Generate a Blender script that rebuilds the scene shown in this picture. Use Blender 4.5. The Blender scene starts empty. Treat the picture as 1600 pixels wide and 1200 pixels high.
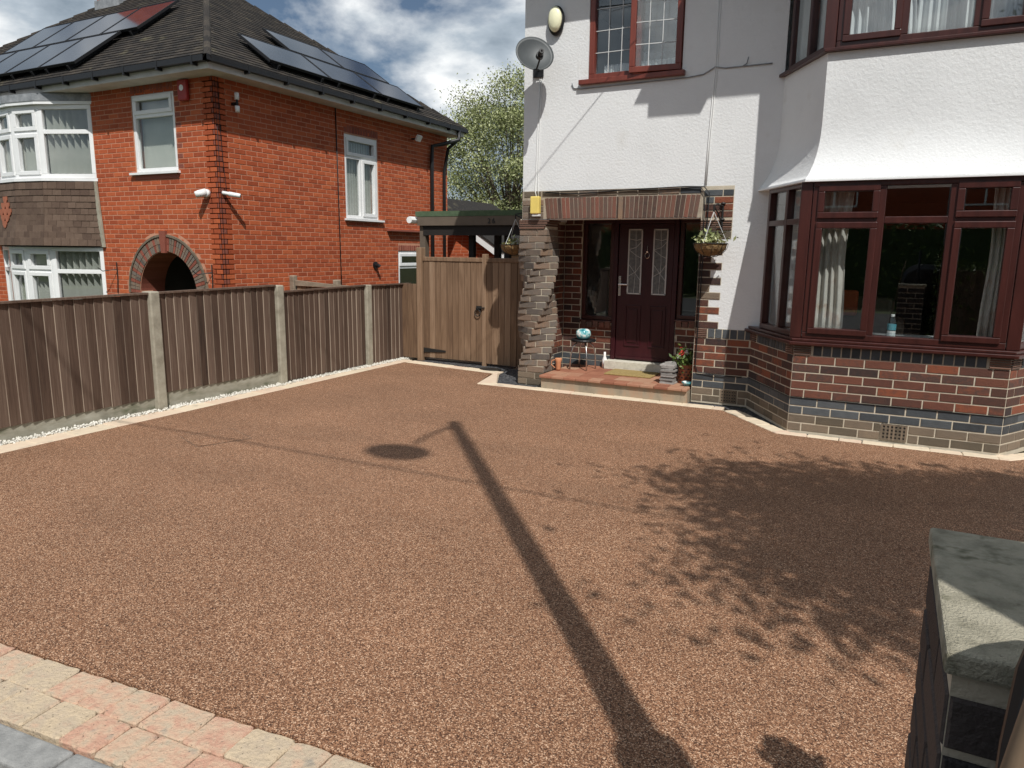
import bpy, math, random
import numpy as np
from mathutils import Vector, Matrix
random.seed(7)
RND = random.Random(11)
S = bpy.context.scene
COL = S.collection
R = math.radians

# ------------------------------------------------------------------ camera
cam_d = bpy.data.cameras.new('camera'); cam = bpy.data.objects.new('camera', cam_d); COL.objects.link(cam)
F, PIT, ROLL, YAW = 1131.0, R(10.49), R(0.66), R(-27.38)
EYE = Vector((0, 0, 1.6))
_fw = Vector((math.sin(YAW)*math.cos(PIT), math.cos(YAW)*math.cos(PIT), -math.sin(PIT)))
_r = Vector((math.cos(YAW), -math.sin(YAW), 0)); _u = _r.cross(_fw)
CR = _r*math.cos(ROLL) + _u*math.sin(ROLL); CU = -_r*math.sin(ROLL) + _u*math.cos(ROLL)
cam.matrix_world = Matrix(((CR.x, CU.x, -_fw.x, EYE.x), (CR.y, CU.y, -_fw.y, EYE.y), (CR.z, CU.z, -_fw.z, EYE.z), (0, 0, 0, 1)))
cam_d.sensor_fit = 'HORIZONTAL'; cam_d.sensor_width = 36; cam_d.lens = F/1600*36
cam_d.clip_start = 0.05; cam_d.clip_end = 2000
S.camera = cam
S.render.resolution_x, S.render.resolution_y = 1024, 768

# ------------------------------------------------------------------ light
K = 0.8355                                   # shadows run K metres to -X for each metre of +Y
ELEV = R(52.5)
SD = Vector((-K, 1, 0)).normalized()*math.cos(ELEV) + Vector((0, 0, -math.sin(ELEV)))
sun_d = bpy.data.lights.new('sun', 'SUN'); sun_d.energy = 4.4; sun_d.angle = R(0.53); sun_d.color = (1, .978, .935)
sun = bpy.data.objects.new('sun', sun_d); COL.objects.link(sun)
sun.rotation_euler = SD.to_track_quat('-Z', 'Y').to_euler()

W = bpy.data.worlds.new('World'); S.world = W; W.use_nodes = True
wn, wl = W.node_tree.nodes, W.node_tree.links
bg = wn['Background']; bg.inputs['Strength'].default_value = 0.06
sky = wn.new('ShaderNodeTexSky'); sky.sky_type = 'NISHITA'; sky.sun_disc = False
sky.sun_elevation = ELEV; sky.sun_rotation = math.atan2(-SD.x, -SD.y); sky.altitude = 100; sky.air_density = 1.0; sky.dust_density = 0.6; sky.ozone_density = 1.2
tc = wn.new('ShaderNodeTexCoord')
mp = wn.new('ShaderNodeMapping'); mp.inputs['Scale'].default_value = (1, 1, 1.9); mp.inputs['Location'].default_value = (3.9, .2, 1.6)
wl.new(tc.outputs['Generated'], mp.inputs['Vector'])
n1 = wn.new('ShaderNodeTexNoise'); n1.inputs['Scale'].default_value = 2.3; n1.inputs['Detail'].default_value = 9; n1.inputs['Roughness'].default_value = .56; n1.inputs['Distortion'].default_value = .25
wl.new(mp.outputs['Vector'], n1.inputs['Vector'])
cov = wn.new('ShaderNodeValToRGB'); cov.color_ramp.elements[0].position = .43; cov.color_ramp.elements[1].position = .54
wl.new(n1.outputs['Fac'], cov.inputs['Fac'])
n2 = wn.new('ShaderNodeTexNoise'); n2.inputs['Scale'].default_value = 4.2; n2.inputs['Detail'].default_value = 7; n2.inputs['Roughness'].default_value = .55
mp2 = wn.new('ShaderNodeMapping'); mp2.inputs['Scale'].default_value = (1, 1, 2.2); mp2.inputs['Location'].default_value = (7.7, 2.2, .4)
wl.new(tc.outputs['Generated'], mp2.inputs['Vector']); wl.new(mp2.outputs['Vector'], n2.inputs['Vector'])
shade = wn.new('ShaderNodeValToRGB')
shade.color_ramp.elements[0].position = .33; shade.color_ramp.elements[0].color = (2.9, 3.9, 5.0, 1)
shade.color_ramp.elements[1].position = .60; shade.color_ramp.elements[1].color = (17.5, 17.8, 17.8, 1)
e = shade.color_ramp.elements.new(.47); e.color = (7.8, 9.0, 10.2, 1)
wl.new(n2.outputs['Fac'], shade.inputs['Fac'])
mx = wn.new('ShaderNodeMixRGB'); wl.new(cov.outputs['Color'], mx.inputs['Fac']); wl.new(sky.outputs['Color'], mx.inputs['Color1']); wl.new(shade.outputs['Color'], mx.inputs['Color2'])
wl.new(mx.outputs['Color'], bg.inputs['Color'])
vs = S.view_settings; vs.view_transform = 'Standard'; vs.look = 'None'; vs.exposure = 0; vs.gamma = 1; vs.use_curve_mapping = False
S.render.engine = 'CYCLES'

# ------------------------------------------------------------------ materials
def _new(name):
    m = bpy.data.materials.new(name); m.use_nodes = True
    return m, m.node_tree.nodes, m.node_tree.links, m.node_tree.nodes['Principled BSDF']

def ramp(nodes, stops):
    r = nodes.new('ShaderNodeValToRGB'); els = r.color_ramp.elements
    while len(els) < len(stops): els.new(.5)
    for e, (p, c) in zip(els, stops): e.position = p; e.color = (*c, 1)
    return r

def rand_fac(N, L):
    oi = N.new('ShaderNodeObjectInfo'); ge = N.new('ShaderNodeNewGeometry')
    a = N.new('ShaderNodeMath'); a.operation = 'ADD'; L.new(oi.outputs['Random'], a.inputs[0]); L.new(ge.outputs['Random Per Island'], a.inputs[1])
    f = N.new('ShaderNodeMath'); f.operation = 'FRACT'; L.new(a.outputs[0], f.inputs[0])
    return f.outputs[0]

def mat(name, stops, rough=.8, scale=8, stretch=(1, 1, 1), detail=6, bump=0, bscale=60, bstretch=(1, 1, 1), rnd=0, rndmul=0.0, spec=.4, metal=0, coat=0, dist=0, speck=None):
    """stops: colour ramp over noise (or, with rnd, over noise mixed with a random number per piece)."""
    m, N, L, P = _new(name)
    ge = N.new('ShaderNodeNewGeometry')
    def noise(sc, st, det):
        mpn = N.new('ShaderNodeMapping'); mpn.inputs['Scale'].default_value = st
        L.new(ge.outputs['Position'], mpn.inputs['Vector'])
        t = N.new('ShaderNodeTexNoise'); t.inputs['Scale'].default_value = sc; t.inputs['Detail'].default_value = det; t.inputs['Roughness'].default_value = .6; t.inputs['Distortion'].default_value = dist
        L.new(mpn.outputs['Vector'], t.inputs['Vector']); return t.outputs['Fac']
    fac = noise(scale, stretch, detail)
    if rnd:
        mxn = N.new('ShaderNodeMix'); mxn.inputs[0].default_value = rnd
        L.new(fac, mxn.inputs[2]); L.new(rand_fac(N, L), mxn.inputs[3]); fac = mxn.outputs[0]
    r = ramp(N, stops); L.new(fac, r.inputs['Fac']); col_out = r.outputs['Color']
    if speck:
        for sc, lo, hi, c in speck:
            rs_ = ramp(N, [(lo, (0, 0, 0)), (hi, (1, 1, 1))]); L.new(noise(sc, (1, 1, 1), 3), rs_.inputs['Fac'])
            mm = N.new('ShaderNodeMixRGB'); L.new(rs_.outputs['Color'], mm.inputs['Fac']); L.new(col_out, mm.inputs['Color1']); mm.inputs['Color2'].default_value = (*c, 1); col_out = mm.outputs['Color']
    L.new(col_out, P.inputs['Base Color'])
    P.inputs['Roughness'].default_value = rough; P.inputs['Metallic'].default_value = metal
    P.inputs['Specular IOR Level'].default_value = spec; P.inputs['Coat Weight'].default_value = coat
    if bump:
        b = N.new('ShaderNodeBump'); b.inputs['Strength'].default_value = bump; b.inputs['Distance'].default_value = .01
        L.new(noise(bscale, bstretch, 5), b.inputs['Height']); L.new(b.outputs['Normal'], P.inputs['Normal'])
    return m

def plain(name, c, rough=.5, spec=.4, metal=0, bump=0, bscale=80, var=.12):
    lo = tuple(x*(1-var) for x in c); hi = tuple(min(1, x*(1+var)) for x in c)
    return mat(name, [(.3, lo), (.7, hi)], rough=rough, scale=5, bump=bump, bscale=bscale, spec=spec, metal=metal)

def gravel_mat(name, stops, cell, bump=.6, patch=(.9, 1.1), rough=.75):
    m, N, L, P = _new(name)
    ge = N.new('ShaderNodeNewGeometry')
    v = N.new('ShaderNodeTexVoronoi'); v.inputs['Scale'].default_value = cell
    L.new(ge.outputs['Position'], v.inputs['Vector'])
    sp = N.new('ShaderNodeSeparateColor'); L.new(v.outputs['Color'], sp.inputs['Color'])
    r = ramp(N, stops); L.new(sp.outputs['Red'], r.inputs['Fac'])
    nz = N.new('ShaderNodeTexNoise'); nz.inputs['Scale'].default_value = .9; nz.inputs['Detail'].default_value = 5
    mp_ = N.new('ShaderNodeMapping'); mp_.inputs['Scale'].default_value = (1, 1.8, 1); L.new(ge.outputs['Position'], mp_.inputs['Vector']); L.new(mp_.outputs['Vector'], nz.inputs['Vector'])
    rp = ramp(N, [(.3, (patch[0],)*3), (.7, (patch[1],)*3)]); L.new(nz.outputs['Fac'], rp.inputs['Fac'])
    mu = N.new('ShaderNodeMixRGB'); mu.blend_type = 'MULTIPLY'; mu.inputs['Fac'].default_value = 1
    L.new(r.outputs['Color'], mu.inputs['Color1']); L.new(rp.outputs['Color'], mu.inputs['Color2']); L.new(mu.outputs['Color'], P.inputs['Base Color'])
    b = N.new('ShaderNodeBump'); b.inputs['Strength'].default_value = bump; b.inputs['Distance'].default_value = .004; b.invert = True
    L.new(v.outputs['Distance'], b.inputs['Height']); L.new(b.outputs['Normal'], P.inputs['Normal'])
    P.inputs['Roughness'].default_value = rough; P.inputs['Specular IOR Level'].default_value = .35
    return m

def glass_mat(name, tint=(.93, .95, .95), f0=.10, rough=0.0):
    m, N, L, P = _new(name); N.remove(P)
    t = N.new('ShaderNodeBsdfTransparent'); t.inputs['Color'].default_value = (*tint, 1)
    g = N.new('ShaderNodeBsdfGlossy'); g.inputs['Roughness'].default_value = rough
    lw = N.new('ShaderNodeLayerWeight'); lw.inputs['Blend'].default_value = .5
    pw = N.new('ShaderNodeMath'); pw.operation = 'POWER'; pw.inputs[1].default_value = 5; L.new(lw.outputs['Facing'], pw.inputs[0])
    f = N.new('ShaderNodeMath'); f.operation = 'MULTIPLY_ADD'; f.inputs[1].default_value = 1-f0; f.inputs[2].default_value = f0; L.new(pw.outputs[0], f.inputs[0])
    x = N.new('ShaderNodeMixShader'); L.new(f.outputs[0], x.inputs[0]); L.new(t.outputs[0], x.inputs[1]); L.new(g.outputs[0], x.inputs[2])
    L.new(x.outputs[0], N['Material Output'].inputs['Surface'])
    return m

M = {}
M['resin'] = gravel_mat('resin_gravel', [(0, (.040, .018, .010)), (.25, (.118, .054, .028)), (.55, (.235, .111, .057)), (.82, (.355, .188, .104)), (.97, (.60, .40, .265))], 245, bump=.4, patch=(.86, 1.09))
M['pebble'] = mat('white_pebble', [(0, (.50, .47, .40)), (1, (.76, .73, .66))], rnd=1, rough=.6)
M['dark_gravel'] = gravel_mat('dark_gravel', [(0, (.012, .012, .013)), (.6, (.05, .05, .055)), (1, (.14, .14, .14))], 70, bump=.9)
M['paver'] = mat('tumbled_paver', [(.2, (.34, .26, .18)), (.34, (.52, .41, .28)), (.46, (.45, .36, .26)), (.55, (.52, .36, .25)), (.66, (.48, .27, .19)), (.8, (.56, .45, .31))], rnd=.32, scale=17, detail=12, rough=.9, bump=.9, bscale=55, speck=[(120, .64, .70, (.10, .08, .06)), (9, .62, .75, (.30, .26, .21))])
M['paver_pale'] = mat('pale_sandstone_paver', [(.2, (.56, .46, .34)), (.45, (.68, .57, .42)), (.6, (.64, .51, .38)), (.8, (.62, .44, .33))], rnd=.45, scale=12, detail=12, speck=[(7, .6, .75, (.42, .35, .27))], rough=.85, bump=.35, bscale=60)
M['joint'] = mat('paver_joint_sand', [(.3, (.40, .33, .24)), (.7, (.52, .44, .33))], rough=.95, bump=.3)
M['concrete'] = mat('weathered_concrete', [(.25, (.22, .195, .145)), (.5, (.34, .31, .24)), (.75, (.44, .405, .32))], scale=9, rough=.9, bump=.5, bscale=120)
M['kerb'] = mat('grey_kerb', [(.25, (.18, .18, .175)), (.75, (.34, .335, .32))], scale=20, rough=.9, bump=.5, bscale=150)
M['gravel_board'] = mat('stained_gravel_board', [(.25, (.10, .11, .06)), (.45, (.28, .26, .20)), (.75, (.42, .40, .33))], scale=4, stretch=(1, 1, 3), rough=.9, bump=.4, bscale=100)
M['asphalt'] = gravel_mat('asphalt', [(0, (.02, .02, .02)), (.6, (.05, .05, .05)), (1, (.12, .12, .12))], 90, bump=.7)
M['soil'] = mat('rough_grass', [(.3, (.05, .07, .025)), (.7, (.10, .12, .05))], scale=3, rough=.95, bump=.6)
M['render'] = mat('white_render', [(.2, (.66, .665, .66)), (.5, (.735, .74, .735)), (.8, (.78, .785, .78))], scale=1.6, detail=8, rough=.85, bump=.5, bscale=40, spec=.25, speck=[(3.2, .62, .80, (.66, .655, .63))])
M['mortar'] = mat('cream_mortar', [(.3, (.46, .40, .30)), (.7, (.60, .53, .42))], scale=12, rough=.95, bump=.4, bscale=120)
M['mortar_dull'] = mat('aged_mortar', [(.3, (.30, .25, .19)), (.7, (.42, .36, .28))], scale=12, rough=.95, bump=.4, bscale=120)
M['mortar_pink'] = mat('pink_mortar', [(.3, (.46, .215, .13)), (.7, (.56, .29, .19))], scale=12, rough=.95, bump=.3, bscale=120)
M['b_mix'] = mat('rustic_brick', [(.12, (.030, .024, .024)), (.3, (.085, .038, .027)), (.45, (.125, .046, .030)), (.58, (.165, .060, .036)), (.7, (.080, .046, .037)), (.84, (.24, .070, .032)), (.95, (.10, .064, .050))], rnd=.68, scale=22, rough=.8, bump=.7, bscale=130)
M['b_blue'] = mat('blue_brick', [(.2, (.034, .038, .042)), (.5, (.060, .068, .075)), (.8, (.095, .103, .108))], rnd=.5, scale=18, rough=.6, bump=.5, bscale=120)
M['b_grey'] = mat('weathered_brown_brick', [(.2, (.11, .088, .062)), (.5, (.165, .128, .092)), (.8, (.22, .165, .115))], rnd=.6, scale=18, rough=.9, bump=.7, bscale=130)
M['b_tan'] = mat('weathered_pillar_brick', [(.15, (.095, .082, .072)), (.35, (.17, .13, .10)), (.5, (.225, .155, .11)), (.65, (.16, .14, .12)), (.85, (.26, .165, .105))], rnd=.65, scale=18, rough=.88, bump=.7, bscale=130)
M['b_lintel'] = mat('soldier_brick', [(.15, (.075, .048, .038)), (.35, (.15, .078, .055)), (.55, (.22, .085, .058)), (.75, (.12, .08, .062)), (.9, (.20, .10, .07))], rnd=.7, scale=22, rough=.85, bump=.6, bscale=130)
M['b_red'] = mat('red_brick', [(.2, (.30, .058, .019)), (.45, (.39, .079, .026)), (.6, (.44, .094, .031)), (.8, (.49, .118, .040))], rnd=.5, scale=16, rough=.85, bump=.5, bscale=110, speck=[(1.1, .58, .9, (.24, .055, .024))])
M['b_quoin'] = mat('purple_brick', [(.2, (.20, .055, .034)), (.8, (.29, .088, .058))], rnd=.6, scale=16, rough=.8, bump=.4)
M['b_dark'] = mat('dark_engineering_brick', [(.2, (.022, .020, .022)), (.8, (.07, .055, .05))], rnd=.5, scale=22, rough=.7, bump=.6, bscale=120)
M['tile_thin'] = mat('creasing_tile', [(.3, (.10, .06, .045)), (.7, (.19, .10, .07))], rnd=.5, rough=.85)
M['quarry'] = mat('quarry_tile', [(.2, (.25, .095, .055)), (.5, (.35, .15, .09)), (.8, (.42, .25, .16))], rnd=.55, scale=8, rough=.7, bump=.2)
M['riser'] = mat('step_riser', [(.25, (.20, .175, .135)), (.5, (.33, .27, .195)), (.75, (.42, .25, .155))], scale=7, stretch=(1, 1, .4), rough=.85, bump=.5, bscale=90)
M['threshold'] = mat('threshold_stone', [(.3, (.50, .47, .38)), (.7, (.68, .64, .54))], scale=20, rough=.9, bump=.4)
M['fence_wood'] = mat('weathered_fence_board', [(.2, (.030, .017, .011)), (.36, (.072, .042, .028)), (.54, (.110, .068, .047)), (.72, (.165, .112, .082)), (.90, (.30, .23, .175))], rnd=.40, scale=34, stretch=(1, 1, .06), rough=.9, bump=.5, bscale=90, bstretch=(1, 1, .06), dist=.4)
M['fence_edge'] = mat('sawn_board_edge', [(.25, (.10, .07, .05)), (.5, (.24, .18, .135)), (.8, (.42, .34, .26))], scale=9, stretch=(1, 1, .4), rough=.95, rnd=.55)
M['gate_wood'] = mat('stained_gate_board', [(.25, (.095, .053, .030)), (.45, (.175, .105, .060)), (.62, (.25, .158, .096)), (.82, (.34, .235, .155))], rnd=.3, scale=16, stretch=(1, 1, .08), rough=.75, bump=.35, bscale=80, bstretch=(1, 1, .08), dist=1.2)
M['old_wood'] = mat('grey_timber', [(.3, (.16, .12, .085)), (.7, (.34, .27, .20))], scale=14, stretch=(.3, 1, 1), rough=.9, bump=.4)
M['brown_pvc'] = mat('rosewood_frame', [(.3, (.034, .009, .007)), (.7, (.064, .017, .013))], scale=20, stretch=(1, 1, .1), rough=.32, spec=.5)
M['red_pvc'] = mat('mahogany_frame', [(.3, (.13, .028, .018)), (.7, (.20, .045, .028))], scale=20, stretch=(1, 1, .1), rough=.38, spec=.5)
M['door'] = mat('dark_red_door', [(.3, (.030, .004, .007)), (.7, (.045, .007, .010))], scale=16, stretch=(1, 1, .1), rough=.4, bump=.12, bscale=60, bstretch=(1, 1, .08))
M['white_pvc'] = plain('white_frame', (.80, .80, .79), rough=.35, var=.04)
M['glass'] = glass_mat('window_glass')
M['frost'] = mat('obscure_glass', [(.3, (.10, .11, .11)), (.7, (.20, .21, .21))], scale=30, rough=.15, bump=.4, bscale=40)
M['lead'] = plain('lead_came', (.55, .56, .55), rough=.5)
M['silver'] = plain('polished_metal', (.6, .6, .6), rough=.25, metal=1)
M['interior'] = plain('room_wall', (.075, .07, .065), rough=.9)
M['curtain'] = mat('cream_curtain', [(.3, (.55, .50, .44)), (.55, (.66, .62, .56)), (.72, (.48, .34, .26))], scale=6, rough=.9)
M['net'] = plain('white_net_curtain', (.74, .76, .76), rough=.9, var=.05)
M['blind'] = plain('vertical_blind_fabric', (.60, .59, .52), rough=.9, var=.06)
M['black'] = plain('black_plastic', (.012, .012, .013), rough=.45)
M['black_iron'] = plain('black_iron', (.015, .014, .013), rough=.6)
M['gutter'] = plain('black_gutter', (.016, .016, .017), rough=.4)
M['soffit'] = plain('soffit_white', (.58, .56, .53), rough=.6)
M['lead_flash'] = mat('lead_flashing', [(.3, (.16, .17, .18)), (.7, (.34, .35, .36))], scale=8, rough=.55, bump=.4, bscale=20)
M['roof_tile'] = mat('roof_tile', [(.2, (.012, .010, .009)), (.5, (.026, .021, .017)), (.75, (.044, .035, .027)), (.93, (.10, .085, .058))], rnd=.5, scale=7, rough=.9, bump=.5, speck=[(2.4, .62, .74, (.12, .105, .062)), (45, .66, .72, (.22, .20, .13))])
M['hang_tile'] = mat('hung_tile', [(.2, (.075, .046, .033)), (.5, (.105, .068, .048)), (.8, (.14, .094, .068))], rnd=.45, scale=16, rough=.9, bump=.5)
M['fish_tile'] = plain('orange_scallop_tile', (.36, .125, .07), rough=.9)
M['panel'] = mat('solar_glass', [(.3, (.010, .014, .026)), (.7, (.016, .022, .038))], rough=.08, spec=.45)
M['panel_frame'] = plain('solar_frame', (.012, .012, .013), rough=.6)
M['felt'] = mat('green_felt', [(.3, (.05, .085, .045)), (.7, (.10, .14, .08))], scale=10, rough=.95, bump=.4)
M['fascia'] = plain('brown_fascia', (.125, .095, .07), rough=.7)
M['dark_timber'] = plain('dark_timber', (.018, .014, .012), rough=.8)
M['dish'] = mat('grey_dish', [(.3, (.052, .058, .060)), (.7, (.075, .083, .086))], scale=5, rough=.5)
M['cream_plastic'] = plain('cream_plastic', (.86, .84, .58), rough=.4, var=.04)
M['yellow_plastic'] = plain('yellow_plastic', (.78, .60, .16), rough=.5, var=.08)
M['white_plastic'] = plain('white_plastic', (.82, .82, .80), rough=.4, var=.03)
M['red_plastic'] = plain('red_plastic', (.35, .035, .03), rough=.5)
M['coir'] = mat('coir_liner', [(.3, (.13, .075, .03)), (.7, (.34, .22, .10))], scale=60, rough=1, bump=.9, bscale=120)
M['mat'] = mat('coir_mat', [(.3, (.26, .18, .06)), (.7, (.42, .31, .13))], scale=40, rough=1, bump=.8, bscale=200)
M['terracotta'] = plain('terracotta', (.55, .24, .12), rough=.8)
M['copper'] = mat('copper_glaze', [(.3, (.22, .06, .025)), (.7, (.38, .115, .05))], scale=12, rough=.35)
M['slate_stack'] = mat('grey_slate', [(.2, (.17, .16, .15)), (.5, (.30, .285, .265)), (.8, (.42, .40, .375))], rnd=.5, scale=20, rough=.85, bump=.5)
M['globe'] = mat('turquoise_glaze', [(.40, (.03, .20, .24)), (.5, (.18, .48, .50)), (.58, (.80, .82, .78))], scale=14, rough=.15, coat=.6)
M['steel'] = plain('brushed_steel', (.55, .54, .52), rough=.35, metal=1)
M['leaf'] = mat('leaf', [(.1, (.030, .060, .010)), (.5, (.075, .125, .022)), (.9, (.15, .20, .05))], rnd=1, rough=.6)
M['leaf_pale'] = mat('pale_leaf', [(.05, (.10, .12, .035)), (.5, (.24, .27, .10)), (.9, (.45, .47, .25))], rnd=1, rough=.6)
M['leaf_bright'] = mat('bright_leaf', [(.05, (.04, .08, .008)), (.5, (.11, .19, .015)), (.9, (.26, .34, .03))], rnd=1, rough=.6)
M['petal_red'] = plain('red_petal', (.55, .05, .03), rough=.7)
M['petal_white'] = plain('white_petal', (.8, .78, .76), rough=.7)
M['bark'] = mat('bark', [(.3, (.06, .045, .03)), (.7, (.16, .12, .085))], scale=12, stretch=(1, 1, .3), rough=.95, bump=.7)
M['galv'] = plain('grey_galvanised', (.30, .31, .32), rough=.5, metal=.6)
M['pole_wood'] = plain('creosoted_pole', (.09, .06, .04), rough=.9)
M['handle_wood'] = mat('ash_handle', [(.3, (.14, .09, .055)), (.7, (.24, .17, .11))], scale=20, stretch=(1, 1, .1), rough=.6)
M['cap_stone'] = mat('mossy_coping', [(.2, (.20, .18, .13)), (.38, (.36, .33, .245)), (.55, (.52, .475, .36)), (.8, (.60, .55, .43))], scale=24, detail=14, rough=.95, bump=1.0, bscale=260, speck=[(90, .70, .76, (.10, .095, .065)), (16, .6, .72, (.17, .165, .10))])
M['bottle'] = glass_mat('clear_plastic', (.88, .93, .95), .04, .05)
M['water'] = plain('bottle_label', (.10, .35, .42), rough=.4)
M['orange_cloth'] = plain('orange_cloth', (.55, .10, .04), rough=.9)

# ------------------------------------------------------------------ mesh helpers
class MB:
    def __init__(s): s.v = []; s.f = []
    def add(s, vs, fs):
        o = len(s.v); s.v += [tuple(v) for v in vs]; s.f += [tuple(i+o for i in f) for f in fs]; return s
    def box(s, x0, x1, y0, y1, z0, z1):
        return s.add([(x0, y0, z0), (x1, y0, z0), (x1, y1, z0), (x0, y1, z0), (x0, y0, z1), (x1, y0, z1), (x1, y1, z1), (x0, y1, z1)],
                     [(3, 2, 1, 0), (4, 5, 6, 7), (0, 1, 5, 4), (1, 2, 6, 5), (2, 3, 7, 6), (3, 0, 4, 7)])
    def fbox(s, o, u, u0, u1, d0, d1, z0, z1):
        """box on a vertical plane: o + u*along + n*out, n = outward normal (u.y,-u.x)"""
        n = (u[1], -u[0])
        def p(a, d, z): return (o[0]+u[0]*a+n[0]*d, o[1]+u[1]*a+n[1]*d, z)
        return s.add([p(u0, d1, z0), p(u1, d1, z0), p(u1, d0, z0), p(u0, d0, z0), p(u0, d1, z1), p(u1, d1, z1), p(u1, d0, z1), p(u0, d0, z1)],
                     [(3, 2, 1, 0), (4, 5, 6, 7), (0, 1, 5, 4), (1, 2, 6, 5), (2, 3, 7, 6), (3, 0, 4, 7)])
    def prism(s, poly, z0, z1):
        n = len(poly)
        vs = [(x, y, z0) for x, y in poly] + [(x, y, z1) for x, y in poly]
        return s.add(vs, [tuple(range(n))[::-1], tuple(range(n, 2*n))] + [(i, (i+1) % n, n+(i+1) % n, n+i) for i in range(n)])
    def extrude(s, pts, d):
        """polygon of 3D points extruded by vector d"""
        n = len(pts); d = Vector(d); pts = [Vector(p) for p in pts]
        return s.add([p for p in pts] + [p+d for p in pts], [tuple(range(n)), tuple(range(n, 2*n))[::-1]] + [(i, n+i, n+(i+1) % n, (i+1) % n) for i in range(n)])
    def tube(s, pts, r, n=8, r1=None, caps=True):
        pts = [Vector(p) for p in pts]; rings = []; up0 = None; m = len(pts)
        base = len(s.v)
        for i, p in enumerate(pts):
            d = (pts[min(i+1, m-1)]-pts[max(i-1, 0)]).normalized()
            ref = Vector((0, 0, 1)) if abs(d.z) < .9 else Vector((1, 0, 0))
            if up0 is None: a = d.cross(ref).normalized()
            else: a = (up0 - d*up0.dot(d)).normalized()
            up0 = a; b = d.cross(a)
            rr = r if r1 is None else r+(r1-r)*i/(m-1)
            for k in range(n):
                t = 2*math.pi*k/n; s.v.append(tuple(p+a*(rr*math.cos(t))+b*(rr*math.sin(t))))
        for i in range(m-1):
            for k in range(n): s.f.append((base+i*n+k, base+i*n+(k+1) % n, base+(i+1)*n+(k+1) % n, base+(i+1)*n+k))
        if caps:
            s.f.append(tuple(base+k for k in range(n))[::-1]); s.f.append(tuple(base+(m-1)*n+k for k in range(n)))
        return s
    def lathe(s, prof, c=(0, 0, 0), n=20, sx=1, sy=1):
        base = len(s.v); m = len(prof)
        for r, z in prof:
            for k in range(n):
                t = 2*math.pi*k/n; s.v.append((c[0]+r*sx*math.cos(t), c[1]+r*sy*math.sin(t), c[2]+z))
        for i in range(m-1):
            for k in range(n): s.f.append((base+i*n+k, base+i*n+(k+1) % n, base+(i+1)*n+(k+1) % n, base+(i+1)*n+k))
        s.f.append(tuple(base+k for k in range(n))[::-1]); s.f.append(tuple(base+(m-1)*n+k for k in range(n)))
        return s
    def mesh(s, name, m=None, smooth=False):
        me = bpy.data.meshes.new(name); me.from_pydata(s.v, [], s.f); me.update()
        if m: me.materials.append(m)
        if smooth: me.polygons.foreach_set('use_smooth', [True]*len(me.polygons))
        return me
    def build(s, name, m, parent=None, smooth=False):
        return link(name, s.mesh(name, M[m] if isinstance(m, str) else m, smooth), parent)

def link(name, me, parent=None, basis=None):
    o = bpy.data.objects.new(name, me); COL.objects.link(o)
    if basis is not None: o.matrix_basis = basis
    if parent: par(o, parent)
    return o
def par(o, p):
    o.parent = p; o.matrix_parent_inverse = p.matrix_basis.inverted()
def thing(name, label, cat, loc=(0, 0, 0), group=None):
    o = bpy.data.objects.new(name, None); COL.objects.link(o); o.location = loc; o.empty_display_size = .1
    o.matrix_basis = Matrix.Translation(Vector(loc))
    return tag(o, label, cat, group)
def tag(o, label, cat, group=None):
    o['label'] = label; o['category'] = cat
    if group: o['group'] = group
    return o
def struct(o): o['kind'] = 'structure'; return o
def stuff(o): o['kind'] = 'stuff'; return o
def bevel(o, w=.004, seg=2):
    b = o.modifiers.new('bevel', 'BEVEL'); b.width = w; b.segments = seg; b.limit_method = 'ANGLE'; return o

# pieces (bricks, tiles, boards ...): recorded, then the largest in view become objects, the rest one joined part
_pm = {}
def piece_mesh(kind, l, h, d, m):
    l = round(l, 3); key = (kind, l, round(h, 4), d, m)
    if key not in _pm:
        a, b, c = l/2, h/2, .003
        v = [(-a, 0, -b), (a, 0, -b), (a, 0, b), (-a, 0, b), (-a, -d+c, -b), (a, -d+c, -b), (a, -d+c, b), (-a, -d+c, b),
             (-a+c, -d, -b+c), (a-c, -d, -b+c), (a-c, -d, b-c), (-a+c, -d, b-c)]
        f = [(0, 1, 5, 4), (1, 2, 6, 5), (2, 3, 7, 6), (3, 0, 4, 7), (4, 5, 9, 8), (5, 6, 10, 9), (6, 7, 11, 10), (7, 4, 8, 11), (8, 9, 10, 11)]
        me = bpy.data.meshes.new(kind); me.from_pydata(v, [], f); me.materials.append(M[m]); me.update(); _pm[key] = (me, v, f)
    return _pm[key]
def rec(lst, kind, l, h, d, m, basis, parent): lst.append((kind, l, h, d, m, basis, parent))
def flush(lst, owner, stuff_name, limit=300):
    def score(r):
        c = r[5].translation; v = c-EYE; dz = v.dot(_fw)
        if dz < .3: return 0
        x, y = v.dot(CR)/dz*F, v.dot(CU)/dz*F
        s = r[1]*r[2]/v.length_squared
        n = (r[5].to_3x3() @ Vector((0, -1, 0))).normalized(); s *= max(.02, -n.dot(v.normalized()))
        return s if abs(x) < 810 and abs(y) < 610 else s*1e-3
    lst.sort(key=score, reverse=True)
    for kind, l, h, d, m, b, p in lst[:limit]:
        link(kind, piece_mesh(kind, l, h, d, m)[0], p, b)
    by = {}
    mats = []; V = []; FA = []; MI = []
    for kind, l, h, d, m, b, p in lst[limit:]:
        _, v, f = piece_mesh(kind, l, h, d, m); o = len(V)
        V += [tuple(b @ Vector(q)) for q in v]; FA += [tuple(i+o for i in q) for q in f]
        if m not in mats: mats.append(m)
        MI += [mats.index(m)]*len(f)
    if V:
        me = bpy.data.meshes.new(stuff_name); me.from_pydata(V, [], FA)
        for m in mats: me.materials.append(M[m])
        me.polygons.foreach_set('material_index', MI); me.update()
        stuff(link(stuff_name, me, owner))

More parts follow.
